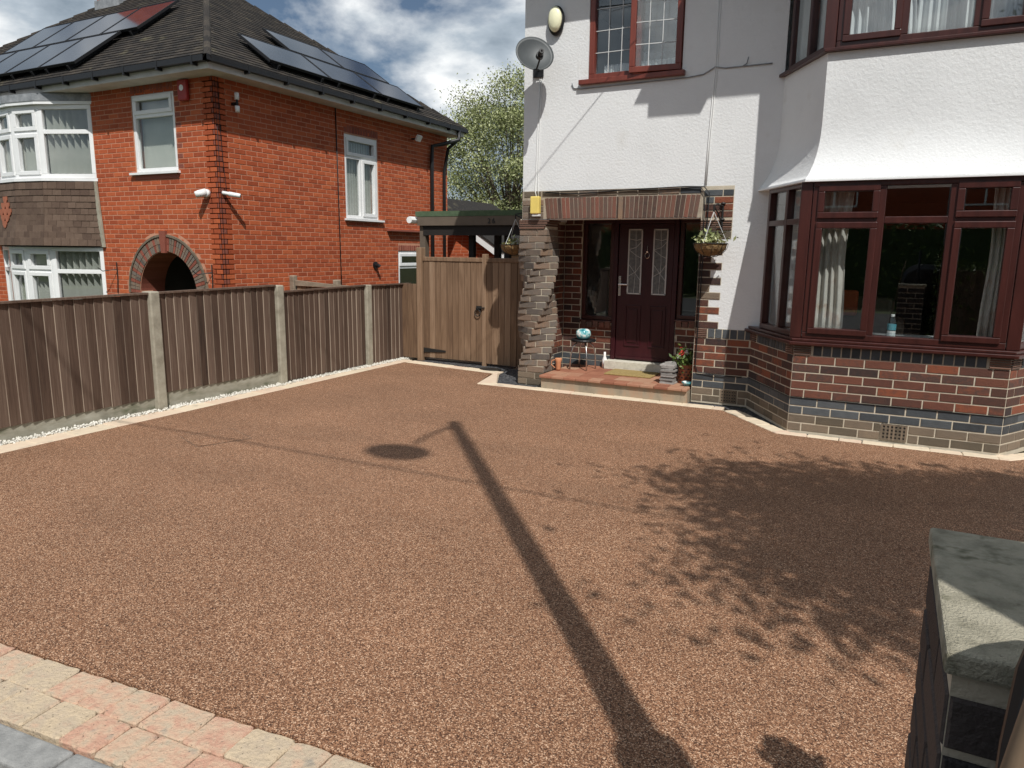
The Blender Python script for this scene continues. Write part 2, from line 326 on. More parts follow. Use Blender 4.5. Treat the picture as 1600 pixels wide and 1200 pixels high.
def basis_on(o, u, a, z, out=0, jit=True):
    n = (u[1], -u[0]); th = math.atan2(u[1], u[0])
    j = RND.uniform(-.0015, .0015) if jit else 0
    return Matrix.Translation((o[0]+u[0]*a+n[0]*(out+j), o[1]+u[1]*a+n[1]*(out+j), z)) @ Matrix.Rotation(th+(RND.uniform(-.004, .004) if jit else 0), 4, 'Z')

CO = .0768
def brick_wall(lst, o, u, length, z0, courses, mfn, parent, holes=(), kind='brick', pitch=.2285, joint=.0112, d=.005, first=0, co=CO, fit=False):
    """holes: functions z -> (a0,a1) or None"""
    if fit: pitch = 2*length/max(2, round(2*length/pitch))
    for c in range(courses):
        z = z0+(c+.5)*co
        iv = [(0, length)]
        for h in holes:
            g = h(z)
            if g:
                out = []
                for a, b in iv:
                    if g[1] <= a or g[0] >= b: out.append((a, b)); continue
                    if g[0] > a: out.append((a, g[0]))
                    if g[1] < b: out.append((g[1], b))
                iv = out
        off = -(pitch/2 if (c+first) % 2 else 0)
        for a, b in iv:
            k = math.floor((a-off)/pitch)
            while True:
                s, e = off+k*pitch, off+(k+1)*pitch; k += 1
                if s >= b: break
                s2, e2 = max(s, a), min(e, b)
                if e2-s2 < .035: continue
                l = e2-s2-joint
                if l < .02: continue
                rec(lst, kind, l, co-joint, d, mfn(c, (s2+e2)/2), basis_on(o, u, (s2+e2)/2, z), parent)
def rect(a0, a1, z0, z1): return lambda z: (a0, a1) if z0 < z < z1 else None

def wall_panel(mb, o, u, a0, a1, z0, z1, holes, th):
    """wall with rectangular openings: clean grid, outer face on the plane, thickness th inwards"""
    A = sorted({a0, a1, *[h[0] for h in holes if a0 < h[0] < a1], *[h[1] for h in holes if a0 < h[1] < a1]})
    Z = sorted({z0, z1, *[h[2] for h in holes if z0 < h[2] < z1], *[h[3] for h in holes if z0 < h[3] < z1]})
    n = (u[1], -u[0])
    def p(a, z, d): return (o[0]+u[0]*a-n[0]*d, o[1]+u[1]*a-n[1]*d, z)
    def solid(i, j):
        if not (0 <= i < len(A)-1 and 0 <= j < len(Z)-1): return False
        ca, cz = (A[i]+A[i+1])/2, (Z[j]+Z[j+1])/2
        return not any(h[0] < ca < h[1] and h[2] < cz < h[3] for h in holes)
    for i in range(len(A)-1):
        for j in range(len(Z)-1):
            if not solid(i, j): continue
            x0, x1, y0, y1 = A[i], A[i+1], Z[j], Z[j+1]
            q = lambda *v: mb.add(v, [(0, 1, 2, 3)])
            q(p(x0, y0, 0), p(x1, y0, 0), p(x1, y1, 0), p(x0, y1, 0)); q(p(x1, y0, th), p(x0, y0, th), p(x0, y1, th), p(x1, y1, th))
            if not solid(i-1, j): q(p(x0, y0, th), p(x0, y0, 0), p(x0, y1, 0), p(x0, y1, th))
            if not solid(i+1, j): q(p(x1, y0, 0), p(x1, y0, th), p(x1, y1, th), p(x1, y1, 0))
            if not solid(i, j-1): q(p(x0, y0, th), p(x1, y0, th), p(x1, y0, 0), p(x0, y0, 0))
            if not solid(i, j+1): q(p(x0, y1, 0), p(x1, y1, 0), p(x1, y1, th), p(x0, y1, th))
    return mb

def window(parent, o, u, a0, a1, z0, z1, cols, trans=None, m='white_pvc', f=.055, depth=.07, out=.0, sash=(), sill=None, glass='glass', name='window', sashes_top=(), top_single=False):
    """cols: list of column boundaries between a0..a1 ; trans: transom z (or None) ; sash: columns with an opening sash"""
    fr = MB(); d0, d1 = out-depth, out
    fr.fbox(o, u, a0, a1, d0, d1, z0, z0+f); fr.fbox(o, u, a0, a1, d0, d1, z1-f, z1)
    fr.fbox(o, u, a0, a0+f, d0, d1, z0+f, z1-f); fr.fbox(o, u, a1-f, a1, d0, d1, z0+f, z1-f)
    xs = [a0+f]+list(cols)+[a1-f]
    for c in cols: fr.fbox(o, u, c-f*.55, c+f*.55, d0, d1-.001, z0+f, trans if top_single else z1-f)
    w = fr.build(name, m, parent); bevel(w, .006)
    edges = [a0+f]+[v for c in cols for v in (c-f*.55, c+f*.55)]+[a1-f]
    cells = []
    if top_single:
        t = MB(); t.fbox(o, u, a0+f, a1-f, d0, d1-.002, trans-f*.5, trans+f*.5); bevel(t.build('transom', m, w), .005); cells.append((0, 1, a0+f, a1-f, trans+f*.5, z1-f))
    for i in range(len(cols)+1):
        l, r = edges[2*i], edges[2*i+1]
        if top_single: cells.append((i, 0, l, r, z0+f, trans-f*.5))
        elif trans:
            t = MB(); t.fbox(o, u, l, r, d0, d1-.002, trans-f*.5, trans+f*.5); bevel(t.build('transom', m, w), .005)
            cells += [(i, 0, l, r, z0+f, trans-f*.5), (i, 1, l, r, trans+f*.5, z1-f)]
        else: cells.append((i, 0, l, r, z0+f, z1-f))
    for i, k, l, r, b, t in cells:
        if (k == 0 and i in sash) or (k == 1 and i in sashes_top):
            sm = MB(); g = f*.95; e0, e1 = d0+.01, d1+.018
            x0, x1, y0, y1 = l-.012, r+.012, b-.012, t+.012
            sm.fbox(o, u, x0, x1, e0, e1, y0, y0+g); sm.fbox(o, u, x0, x1, e0, e1, y1-g, y1); sm.fbox(o, u, x0, x0+g, e0, e1, y0+g, y1-g); sm.fbox(o, u, x1-g, x1, e0, e1, y0+g, y1-g)
            bevel(sm.build('sash', m, w), .006); l, r, b, t = x0+g, x1-g, y0+g, y1-g
        gm = MB(); gm.fbox(o, u, l-.003, r+.003, d0+.025, d0+.031, b-.003, t+.003); gm.build('pane', glass, w)
    if sill:
        s_ = MB(); s_.fbox(o, u, a0-sill[0], a1+sill[0], d0, out+sill[1], z0-sill[2], z0-.001); bevel(s_.build('sill', m, w), .006)
    return w

def leaves(name, centers, size, m, parent, jitter=.5, seed=1):
    """centers: Nx3 array; one small bent quad for each leaf"""
    rs = np.random.RandomState(seed); n = len(centers)
    c = np.asarray(centers, float)
    a = rs.normal(size=(n, 3)); a /= np.linalg.norm(a, axis=1)[:, None]
    b = np.cross(a, rs.normal(size=(n, 3))); b /= np.linalg.norm(b, axis=1)[:, None]
    s = size*rs.uniform(.6, 1.3, (n, 1))
    v = np.stack([c-a*s, c+b*s*.45, c+a*s, c-b*s*.45], 1).reshape(-1, 3)
    me = bpy.data.meshes.new(name); me.vertices.add(4*n); me.vertices.foreach_set('co', v.ravel())
    me.loops.add(4*n); me.loops.foreach_set('vertex_index', np.arange(4*n, dtype=np.int32))
    me.polygons.add(n); me.polygons.foreach_set('loop_start', np.arange(0, 4*n, 4, dtype=np.int32)); me.polygons.foreach_set('loop_total', np.full(n, 4, np.int32))
    me.materials.append(M[m]); me.update(calc_edges=True)
    return stuff(link(name, me, parent))

def tree(name, label, base, crown_c, crown_r, nclump, nleaf, leaf, m, seed, trunk_r=.16, clump_r=.5, group=None, shape=None, spray=False):
    rs = np.random.RandomState(seed)
    t = thing(name, label, 'tree', base, group)
    b = Vector(base); c = Vector(crown_c)
    mb = MB(); fork = b.lerp(c, .55); fork.x = b.x+(c.x-b.x)*.35; fork.y = b.y+(c.y-b.y)*.35
    mb.tube([b, b.lerp(fork, .5)+Vector((.05, -.04, 0)), fork], trunk_r, 10, trunk_r*.65)
    cl = []
    for i in range(nclump):
        d = rs.normal(size=3); d /= np.linalg.norm(d); rr = rs.uniform(.35, 1.0)**.6
        p = Vector((c.x+d[0]*rr*crown_r[0], c.y+d[1]*rr*crown_r[1], c.z+d[2]*rr*crown_r[2]))
        if shape and not shape(p): continue
        cl.append(p)
        if i % 2 == 0 or nclump < 70:
            mid = fork.lerp(p, .5)+Vector(rs.uniform(-.2, .2, 3)); mb.tube([fork.lerp(c, rs.uniform(0, .5)), mid, p], trunk_r*.22, 5, .008, caps=False)
    mb.build('trunk', 'bark', t, smooth=True)
    pts = []
    for p in cl:
        k = int(nleaf*rs.uniform(.5, 1.5)); q = rs.normal(size=(k, 3))*clump_r*rs.uniform(.6, 1.15)*np.array([1, 1, .7])/1.6
        if spray:
            a_ = rs.uniform(-.5, .9); q *= np.array([1.75, .5, .45]); q = np.stack([q[:, 0]*math.cos(a_)-q[:, 1]*math.sin(a_), q[:, 0]*math.sin(a_)+q[:, 1]*math.cos(a_), q[:, 2]], 1)
        pts.append(q+np.array(p))
    leaves('crown', np.concatenate(pts), leaf, m, t, seed=seed)
    return t

def cable(name, label, pts, r=.006, m='black', n=6):
    return tag(MB().tube(pts, r, n).build(name, m, None, smooth=True), label, 'cable')

# ================================================================== GROUND
def ground_z(x, y):
    if x >= -6.45: return -.05
    low = -.8
    if y >= 2.2: return low
    return -.05 + (low+.05)*min(1, (-6.45-x)/9)
xs = [-600, -60, -30, -22, -15.5, -11, -8, -6.46, -6.44, 0, 8, 30, 600]; ys = [-600, -40, -8, -2, 1, 2.19, 2.21, 10, 20, 60, 600]
gb = MB()
gv = [(x, y, ground_z(x, y)) for y in ys for x in xs]; nx = len(xs)
gb.add(gv, [(j*nx+i, j*nx+i+1, (j+1)*nx+i+1, (j+1)*nx+i) for j in range(len(ys)-1) for i in range(nx-1)])
struct(gb.build('ground', 'soil'))
def sheet(name, poly, z, m, thick=.03):
    return struct(MB().prism(poly, z-thick, z).build(name, m))
# drive surface (resin bound gravel) and what edges it
DR = [(-6.0, 1.22), (-6.02, 3.0), (-6.10, 8.40), (-4.56, 8.22), (-4.35, 7.46), (-1.43, 7.47), (-.80, 6.73), (.97, 6.74), (1.6, 7.4), (5, 7.4), (5, 1.9), (0.3, 1.72), (-1.27, 1.607), (-3.1, 1.453)]
drive = sheet('driveway', DR, 0.0, 'resin')
bed = sheet('border_bed', [(-6.44, .7), (-6.44, 9.2), (-3.8, 9.2), (-3.8, 7.76), (-1.2, 7.76), (-.7, 6.9), (.95, 6.9), (1.5, 7.76), (6, 7.76), (6, .9), (-1, .9)], -.036, 'joint', .012)
# strips between border and walls: dark chippings
struct(MB().prism([(-4.16, 7.64), (-3.5, 7.64), (-1.44, 7.64), (-.80, 6.9), (-.72, 6.98), (-1.22, 7.74), (-3.9, 7.74), (-3.98, 8.72), (-4.55, 8.72), (-4.44, 8.2)], -.02, -.006).build('dark_chippings', 'dark_gravel'))
struct(MB().prism([(-.80, 6.78+.03), (.92, 6.80), (.90, 6.90), (-.72, 6.90)], -.02, -.005).build('dark_chippings_bay', 'dark_gravel')).name = 'dark_chippings'
struct(MB().prism([(-6.05, 8.62), (-4.55, 8.55), (-4.55, 8.9), (-6.05, 8.9)], -.02, -.007).build('dark_chippings', 'dark_gravel'))
RX = Matrix.Rotation(-math.pi/2, 4, 'X')
pav = []
def worn_paver(l, w, m, b, parent):
    a, c = l/2, w/2; k = min(.009, l*.1); J_ = lambda q: q+RND.uniform(-.0035, .0035)
    o = [(-a+k, -c), (-a/3, -c), (a/3, -c), (a-k, -c), (a, -c+k), (a, 0), (a, c-k), (a-k, c), (a/3, c), (-a/3, c), (-a+k, c), (-a, c-k), (-a, 0), (-a, -c+k)]
    o = [(J_(x), J_(z)) for x, z in o]; n = len(o)
    v = [(x, 0, z) for x, z in o]+[(x, -.034, z) for x, z in o]+[(x*(1-.0045/a), -.0395+RND.uniform(-.0012, .0012), z*(1-.0045/c)) for x, z in o]
    f = [(i, (i+1) % n, n+(i+1) % n, n+i) for i in range(n)]+[(n+i, n+(i+1) % n, 2*n+(i+1) % n, 2*n+i) for i in range(n)]+[tuple(range(2*n, 3*n))]
    me = bpy.data.meshes.new('paver'); me.from_pydata(v, [], f); me.materials.append(M[m]); me.update(); link('paver', me, parent, b)
def paver_row(p, q, width, lmin, lmax, m, parent, side=1, top=.004, n_rows=1):
    p, q = Vector((*p, 0)), Vector((*q, 0)); d = (q-p); L = d.length; d.normalize(); nn = Vector((-d.y, d.x, 0))*side
    for k in range(n_rows):
        a = -RND.uniform(0, .08)
        while a < L:
            l = RND.uniform(lmin, lmax); s, e = max(0, a), min(L, a+l); a += l
            if e-s < .04: continue
            c = p + d*((s+e)/2) + nn*(width*(k+.5))
            th = math.atan2(d.y, d.x)+RND.uniform(-.012, .012)
            b = Matrix.Translation((c.x, c.y, top-.042+RND.uniform(-.0025, .0025))) @ Matrix.Rotation(th, 4, 'Z') @ RX
            worn_paver(e-s-.004, width-.004, m, b, parent)
# along the fence, gate, notch, house and bay
paver_row((-6.0, 1.3), (-6.02, 3.0), .25, .24, .42, 'paver_pale', bed)
paver_row((-6.02, 3.0), (-6.10, 8.62), .24, .24, .42, 'paver_pale', bed)
paver_row((-6.08, 8.41), (-4.50, 8.225), .19, .2, .34, 'paver_pale', bed)
paver_row((-4.35, 7.47), (-1.43, 7.475), .165, .18, .34, 'paver_pale', bed)
paver_row((-1.41, 7.47), (-.80, 6.735), .155, .11, .2, 'paver_pale', bed, n_rows=1)
paver_row((-.78, 6.735), (.97, 6.745), .115, .16, .3, 'paver_pale', bed)
paver_row((.97, 6.745), (1.6, 7.4), .15, .16, .3, 'paver_pale', bed)
# two rows of tumbled setts at the street edge
paver_row((-6.2, 1.19), (-3.1, 1.449), .158, .12, .21, 'paver', bed, side=-1, n_rows=2)
paver_row((-3.1, 1.449), (-1.27, 1.603), .158, .12, .21, 'paver', bed, side=-1, n_rows=2)
paver_row((-1.27, 1.603), (.08, 1.70), .158, .12, .21, 'paver', bed, side=-1, n_rows=2)
# triangle at the notch
MB().prism([(-4.35, 7.48), (-4.17, 7.64), (-4.46, 8.2), (-4.52, 8.2)], -.03, .003).build('paver', 'paver_pale', bed)
# kerb, pavement and road
kb = MB(); d0 = Vector((1.83, .154, 0)).normalized(); nrm = Vector((-d0.y, d0.x, 0))
kerb = struct(bpy.data.objects.new('kerb', None)); COL.objects.link(kerb)
for i in range(9):
    a = -4.6+i*.915; p = Vector((-3.1, 1.453, 0))+d0*a-nrm*.325
    mb = MB(); q = [p, p+d0*.907, p+d0*.907-nrm*.125, p-nrm*.125]
    mb.prism([(v.x, v.y) for v in q][::-1], -.12, -.004); o = mb.build('kerb_stone', 'kerb', kerb); bevel(o, .012, 3)
sheet('pavement', [(-60, -2.6), (60, -2.6), (60, 5.6), (60, 6), (.2, 1.26), (-6.3, .72), (-60, .6)], -.03, 'asphalt', .01)
sheet('road', [(-80, -9), (80, -9), (80, -2.75), (-80, -2.75)], -.04, 'asphalt', .006)
struct(MB().box(-80, 80, -2.75, -2.6, -.06, .0).build('road_kerb', 'kerb'))
# white pebbles by the fence
rs = np.random.RandomState(4); pb = MB()
for i in range(5200):
    y = rs.uniform(1.5, 9.0); x = -6.30+rs.uniform(-.06, .058)*(1 if y > 3 else 1); s = rs.uniform(.008, .019)
    z = -.02+rs.uniform(0, .032); a = rs.uniform(0, 6.28); ca, sa = math.cos(a)*s, math.sin(a)*s; k = rs.uniform(.55, .9)
    pb.add([(x+ca, y+sa, z), (x-sa*k, y+ca*k, z), (x-ca, y-sa, z), (x+sa*k, y-ca*k, z), (x, y, z+s*.8), (x, y, z-s*.6)],
           [(0, 1, 4), (1, 2, 4), (2, 3, 4), (3, 0, 4), (1, 0, 5), (2, 1, 5), (3, 2, 5), (0, 3, 5)])
po = stuff(pb.build('white_pebbles', 'pebble', None, smooth=True)); tag(po, 'strip of white pebbles along the foot of the timber fence', 'pebbles')
# inspection cover let into the drive, filled with the same gravel
ic = thing('inspection_cover', 'square recessed inspection cover filled with brown gravel in the drive', 'manhole cover', (-5.0, 4.13, 0))
cv = [(-5.27, 4.02), (-4.86, 3.86), (-4.70, 4.28), (-5.12, 4.44)]
for i in range(4):
    a, b = Vector((*cv[i], .002)), Vector((*cv[(i+1) % 4], .002)); t = (b-a).normalized(); n = Vector((-t.y, t.x, 0))*.0022
    MB().add([a-n, b-n, b+n, a+n], [(0, 1, 2, 3)]).build('rim', 'fascia', ic)
MB().add([(x, y, .0025) for x, y in [(-5.255, 4.028), (-4.868, 3.875), (-4.715, 4.272), (-5.108, 4.427)]], [(0, 1, 2, 3)]).build('tray', 'resin', ic)
gd = thing('drain_cover', 'small dark oval drain cover beside the gate threshold', 'drain cover', (-4.72, 8.47, 0))
MB().lathe([(.13, 0), (.13, .012), (.11, .016)], (-4.72, 8.47, .0), 20, 1.25, .7).build('lid', 'black_iron', gd)

# ================================================================== FENCE
fence = thing('boundary_fence', 'weathered brown closeboard timber fence with concrete posts and gravel boards', 'fence', (-6.4, 5, 0))
FX = -6.36
posts = [(-.2, 1.2), (1.4, 1.2), (3.02, 1.17), (4.65, 1.165), (6.29, 1.165), (7.92, 1.11)]
for y, h in posts:
    mb = MB(); mb.box(FX-.075, FX+.055, y-.052, y+.052, -.3, h); o = mb.build('concrete_post', 'concrete', fence); bevel(o, .012, 2)
seg = [(-.2, 1.4, 1.15, 1.15), (1.4, 3.02, 1.13, 1.13), (3.02, 4.65, 1.125, 1.14), (4.65, 6.29, 1.14, 1.155), (6.29, 7.92, 1.075, 1.095), (7.92, 8.98, 1.09, 1.085)]
for i, (y0, y1, h0, h1) in enumerate(seg):
    a, b = y0+.055, y1-.055
    gbh = (.105 if i < 3 else .14 if i == 3 else .02)
    if i < 5:
        mb = MB(); mb.box(FX-.03, FX+.0, a, b, -.1, gbh+.02); mb.build('gravel_board', 'gravel_board', fence)
    pan = MB()
    pan.box(FX-.035, FX-.005, a, b, gbh+.12, gbh+.19); pan.box(FX-.035, FX-.005, a, b, .85, .92)
    pn = pan.build('fence_panel', 'fence_wood', fence)
    nb = int(round((b-a)/.092)); w = (b-a)/nb
    for k in range(nb):
        ya = a+k*w; top = h0+(h1-h0)*(k+.5)/nb+RND.uniform(-.006, .006); bot = gbh+(.015 if i < 4 else 0)+RND.uniform(-.003, .003)
        t0, t1 = .004, .016
        # feather-edge board: thin at one side, thick at the other, overlapping the next
        o = MB().add([(FX+.0, ya, bot), (FX+.0, ya+w+.012, bot), (FX+.0+t0, ya+w+.012, bot), (FX+.0+t1+RND.uniform(0, .004), ya, bot),
                      (FX+.0, ya, top), (FX+.0, ya+w+.012, top), (FX+.0+t0, ya+w+.012, top), (FX+.0+t1+RND.uniform(0, .004), ya, top)],
                     [(3, 2, 1, 0), (4, 5, 6, 7), (0, 1, 5, 4), (1, 2, 6, 5), (2, 3, 7, 6), (3, 0, 4, 7)]).build('board', 'fence_wood', pn)
        o.data.materials.append(M['fence_edge']); o.data.polygons[5].material_index = 1
    mb = MB(); mb.add([(FX-.03, a, h0), (FX+.035, a, h0), (FX+.035, b, h1), (FX-.03, b, h1), (FX-.03, a, h0+.018), (FX+.035, a, h0+.018), (FX+.035, b, h1+.018), (FX-.03, b, h1+.018)],
                      [(3, 2, 1, 0), (4, 5, 6, 7), (0, 1, 5, 4), (1, 2, 6, 5), (2, 3, 7, 6), (3, 0, 4, 7)]); mb.build('capping_rail', 'fence_wood', pn)

# ================================================================== SIDE GATE
GY = 8.75
gate = thing('side_gate', 'tall brown boarded timber gate with ring latch beside the twisted brick pillar', 'gate', (-5.2, GY, 0))
def gpost(x0, x1, top, y0=GY-.05, y1=GY+.05):
    o = MB().box(x0, x1, y0, y1, -.02, top).build('post', 'gate_wood', gate); bevel(o, .008)
gpost(-6.07, -5.985, 1.62, GY-.06, GY+.06)
leaf = MB().box(-5.97, -5.0, GY+.005, GY+.04, .25, .36).box(-5.97, -5.0, GY+.005, GY+.04, 1.1, 1.2).build('gate_leaf', 'gate_wood', gate)
side = MB().box(-4.94, -3.98, GY+.005, GY+.04, .25, .36).box(-4.94, -3.98, GY+.005, GY+.04, 1.1, 1.2).build('side_panel', 'gate_wood', gate)
def boards(x0, x1, n, parent, z0, z1):
    w = (x1-x0)/n
    for k in range(n):
        o = MB().box(x0+k*w+.0025, x0+(k+1)*w-.0025, GY-.018+RND.uniform(-.0015, .0015), GY+.004, z0, z1).build('board', 'gate_wood', parent); bevel(o, .003)
boards(-5.975, -5.0, 10, leaf, .045, 1.43)
boards(-4.94, -3.98, 10, side, .03, 1.43)
boards(-6.36, -6.07, 3, side, .02, 1.10)
gpost(-5.0, -4.935, 1.54, GY-.03, GY+.05)
bevel(MB().box(-5.98, -5.0, GY-.03, GY+.045, 1.43, 1.49).build('top_rail', 'gate_wood', leaf), .008)
bevel(MB().box(-4.935, -3.98, GY-.03, GY+.045, 1.43, 1.49).build('top_rail', 'gate_wood', side), .008)
MB().extrude([(-5.975, GY-.022, .115), (-5.6, GY-.022, .14), (-5.6, GY-.022, .165), (-5.975, GY-.022, .185)], (0, -.008, 0)).build('hinge_strap', 'black_iron', leaf)
lt = MB().box(-5.09, -5.01, GY-.035, GY-.02, .77, .83)
ring = [(-5.06+.045*math.cos(t), GY-.045, .735+.045*math.sin(t)) for t in np.linspace(0, 2*math.pi, 17)]
lt.tube(ring, .007, 6); lt.tube([(-5.06, GY-.02, .80), (-5.06, GY-.055, .79)], .012, 8); lt.tube([(-5.06, GY-.045, .80), (-4.95, GY-.045, .81)], .009, 6)
lt.build('ring_latch', 'black_iron', leaf)

# ================================================================== WHITE HOUSE
WY = 7.75; PY = 8.6; WO = (0, WY); UX = (1, 0)
house = thing('white_house', 'white rendered house with brick porch, twisted brick pillar and dark red bay windows', 'house', (-1, 9, 0))
OPEN_L, OPEN_R = -3.9, -1.82
mb = MB()
UWIN = (-3.13, -2.10, 3.40, 4.42)
wall_panel(mb, WO, UX, -3.9, 6.0, 0, 4.75, [(OPEN_L-.01, OPEN_R, -1, 1.95), UWIN, (-1.10, 1.30, .8, 2.3), (-1.10, 1.30, 3.2, 4.7)], .25)
fwall = mb.build('front_wall', 'render', house)
# side, back and right walls, floors and ceilings
sw = MB(); wall_panel(sw, (-3.9, 14.5), (0, -1), 0, 6.5, 1.95, 4.75, [], .2); wall_panel(sw, (-3.9, 14.5), (0, -1), 0, 6.5-.62, 0, 1.95, [], .2); sw.build('side_wall', 'render', house)
pret = MB().box(-3.9, -3.73, 8.11, 8.619, 0, 1.95).build('porch_return', 'mortar', house)
bw = MB(); bw.box(-3.7, 6, 14.3, 14.5, 0, 4.75); bw.box(5.8, 6, 8.0, 14.3, 0, 4.75); bw.build('back_wall', 'render', house)
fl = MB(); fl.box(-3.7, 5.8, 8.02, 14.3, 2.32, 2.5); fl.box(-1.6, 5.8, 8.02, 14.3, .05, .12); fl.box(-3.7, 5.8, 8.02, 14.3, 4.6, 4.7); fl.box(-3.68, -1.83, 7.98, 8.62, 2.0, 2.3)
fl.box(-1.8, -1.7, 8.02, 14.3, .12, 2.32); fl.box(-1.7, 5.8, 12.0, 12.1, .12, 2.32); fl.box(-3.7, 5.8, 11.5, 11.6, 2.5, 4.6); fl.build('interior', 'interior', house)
# porch inner wall with door and side lights
DW = [(-3.06, -2.26, -1, 1.99), (-3.48, -3.06, .74, 1.99), (-2.26, -1.86, .80, 1.99)]
mb = MB(); wall_panel(mb, (0, PY), UX, -3.72, -1.83, 0, 2.0, DW, .2); pwall = mb.build('porch_wall', 'mortar', house)
MB().box(-1.8201, -1.60, 8.0, 8.62, 0, 2.0).build('porch_side', 'render', house)
bricks = []
def m_porch(c, a): return 'b_blue' if c in (2, 3) else 'b_mix'
brick_wall(bricks, (-3.72, PY), UX, 1.9, .0, 26, m_porch, pwall, holes=[rect(.66, 1.46, -1, 3), rect(.24, .66, .66, 3), rect(1.46, 1.9, .72, 3)], d=.005)
brick_wall(bricks, (-3.73, 8.11), (0, 1), .5, .0, 25, m_porch, pret, first=1)
for a0, a1, zz in ((-3.47, -3.07, .70), (-2.25, -1.86, .76)):     # rowlock sills under the side lights
    n = int((a1-a0)/.076)
    for k in range(n):
        rec(bricks, 'brick', .066, .085, .03, 'b_lintel', basis_on((0, PY), UX, a0+(k+.5)*(a1-a0)/n, zz-.005), pwall)
# front door
door = MB(); fr = MB()
for a0, a1, z0, z1 in ((-3.06, -3.005, .25, 1.99), (-2.315, -2.26, .25, 1.99), (-3.005, -2.315, 1.93, 1.99)): fr.box(a0, a1, PY-.02, PY+.06, z0, z1)
frame = bevel(fr.build('door_frame', 'door', house), .005)
door.box(-3.0, -2.32, PY, PY+.045, .265, 1.925); dr = bevel(door.build('front_door', 'door', house), .004)
for x0, x1 in ((-2.87, -2.71), (-2.56, -2.40)):
    MB().box(x0, x1, PY-.006, PY-.001, 1.10, 1.85).build('glazed_panel', 'frost', dr)
    ld = MB()
    for (p, q) in (((x0, 1.30), (x1, 1.45)), ((x0, 1.45), (x1, 1.25)), ((x0, 1.62), (x1, 1.52)), ((x0+.08, 1.10), (x0+.08, 1.85)), ((x0, 1.75), (x1, 1.75)), ((x0, 1.62), (x1, 1.72))):
        ld.tube([(p[0], PY-.008, p[1]), ((p[0]+q[0])/2+.015, PY-.008, (p[1]+q[1])/2-.02), (q[0], PY-.008, q[1])], .003, 5)
    for a in (0, 1):
        xx = (x0, x1)[a]; ld.box(xx-.008, xx+.008, PY-.012, PY-.0005, 1.09, 1.86)
    ld.box(x0-.008, x1+.008, PY-.012, PY-.0006, 1.085, 1.10); ld.box(x0-.008, x1+.008, PY-.012, PY-.0006, 1.85, 1.865)
    ld.build('leading', 'lead', dr)
    p_ = MB()
    for (a, b, c_, d_) in ((x0-.02, x0-.002, .46, .93), (x1+.002, x1+.02, .46, .93), (x0-.02, x1+.02, .93, .948), (x0-.02, x1+.02, .442, .46)): p_.box(a, b, PY-.012, PY-.0004, c_, d_)
    p_.box(x0+.02, x1-.02, PY-.009, PY-.0003, .49, .90); bevel(p_.build('moulded_panel', 'door', dr), .004)
hd = MB().box(-2.985, -2.955, PY-.012, PY-.0005, 1.06, 1.30); hd.tube([(-2.97, PY-.01, 1.2), (-2.97, PY-.05, 1.2), (-2.86, PY-.05, 1.2)], .010, 8); hd.build('door_handle', 'silver', dr)
kn = MB(); kn.tube([(-2.635+.028*math.cos(t), PY-.02, 1.555+.034*math.sin(t)) for t in np.linspace(0, 6.283, 15)], .005, 6); kn.tube([(-2.635, PY-.001, 1.60), (-2.635, PY-.03, 1.595)], .012, 8); kn.tube([(-2.635, PY-.016, 1.60), (-2.635, PY-.016, 1.67)], .004, 6)
kn.build('door_knocker', 'silver', dr)
MB().box(-2.98, -2.34, PY-.02, PY-.0005, .285, .31).build('weather_bar', 'door', dr)
window(house, (0, PY), UX, -3.475, -3.065, .745, 1.985, [], None, 'brown_pvc', .05, .07, -.01, name='side_light', sill=(.005, .04, .03))
window(house, (0, PY), UX, -2.255, -1.865, .805, 1.985, [], None, 'brown_pvc', .05, .07, -.01, name='side_light', sill=(.005, .04, .03))
MB().box(-3.08, -2.24, PY-.17, PY+.02, .163, .262).build('threshold', 'threshold', house)
# porch step with quarry tiles
st = MB().box(-3.56, -1.835, 7.62, 8.62, -.02, .128).build('porch_step', 'riser', house)
STY0 = 7.60
xq = -3.575
while xq < -1.83:
    w = .153; e = min(xq+w, -1.832)
    if e-xq > .03: bevel(MB().box(xq+.002, e-.002, STY0-.012, STY0+.145, .129, .160).build('nosing_tile', 'quarry', st), .006)
    xq += w
for j in range(4):
    yy = STY0+.15+j*.215
    for k in range(9):
        x0 = -3.57+k*.215; x1 = min(x0+.211, -1.835)
        if x1-x0 > .03: MB().box(x0, x1, yy, min(yy+.211, PY-.012), .129, .159+RND.uniform(-.001, .001)).build('floor_tile', 'quarry', st)

# brickwork on the front: base, quoins, lintel
def mortar_patch(a0, a1, z0, z1, out=.003): return MB().fbox(WO, UX, a0, a1, -.01, out, z0, z1).build('mortar_bed', 'mortar', fwall)
mortar_patch(OPEN_R, -1.20, 0, .808)
def m_base(c, a): return 'b_grey' if c < 2 else ('b_blue' if c in (2, 3) else 'b_mix')
ZB = .015
VENT1 = (-1.515, -1.335, .026, .170)
brick_wall(bricks, (OPEN_R, WY-.003), UX, .60, ZB, 9, m_base, fwall, holes=[rect(VENT1[0]-OPEN_R, VENT1[1]-OPEN_R, .02, .16)], first=1)
for k in range(6):      # soldier course
    rec(bricks, 'brick', .066, .094, .006, 'b_blue', basis_on((0, WY-.003), UX, -1.645+k*.0768, .757), fwall)
for k in range(5):      # creasing tiles by the jamb
    rec(bricks, 'creasing_tile', .125, .013, .016, 'tile_thin', basis_on((0, WY-.003), UX, -1.752, .717+k*.0195), fwall)
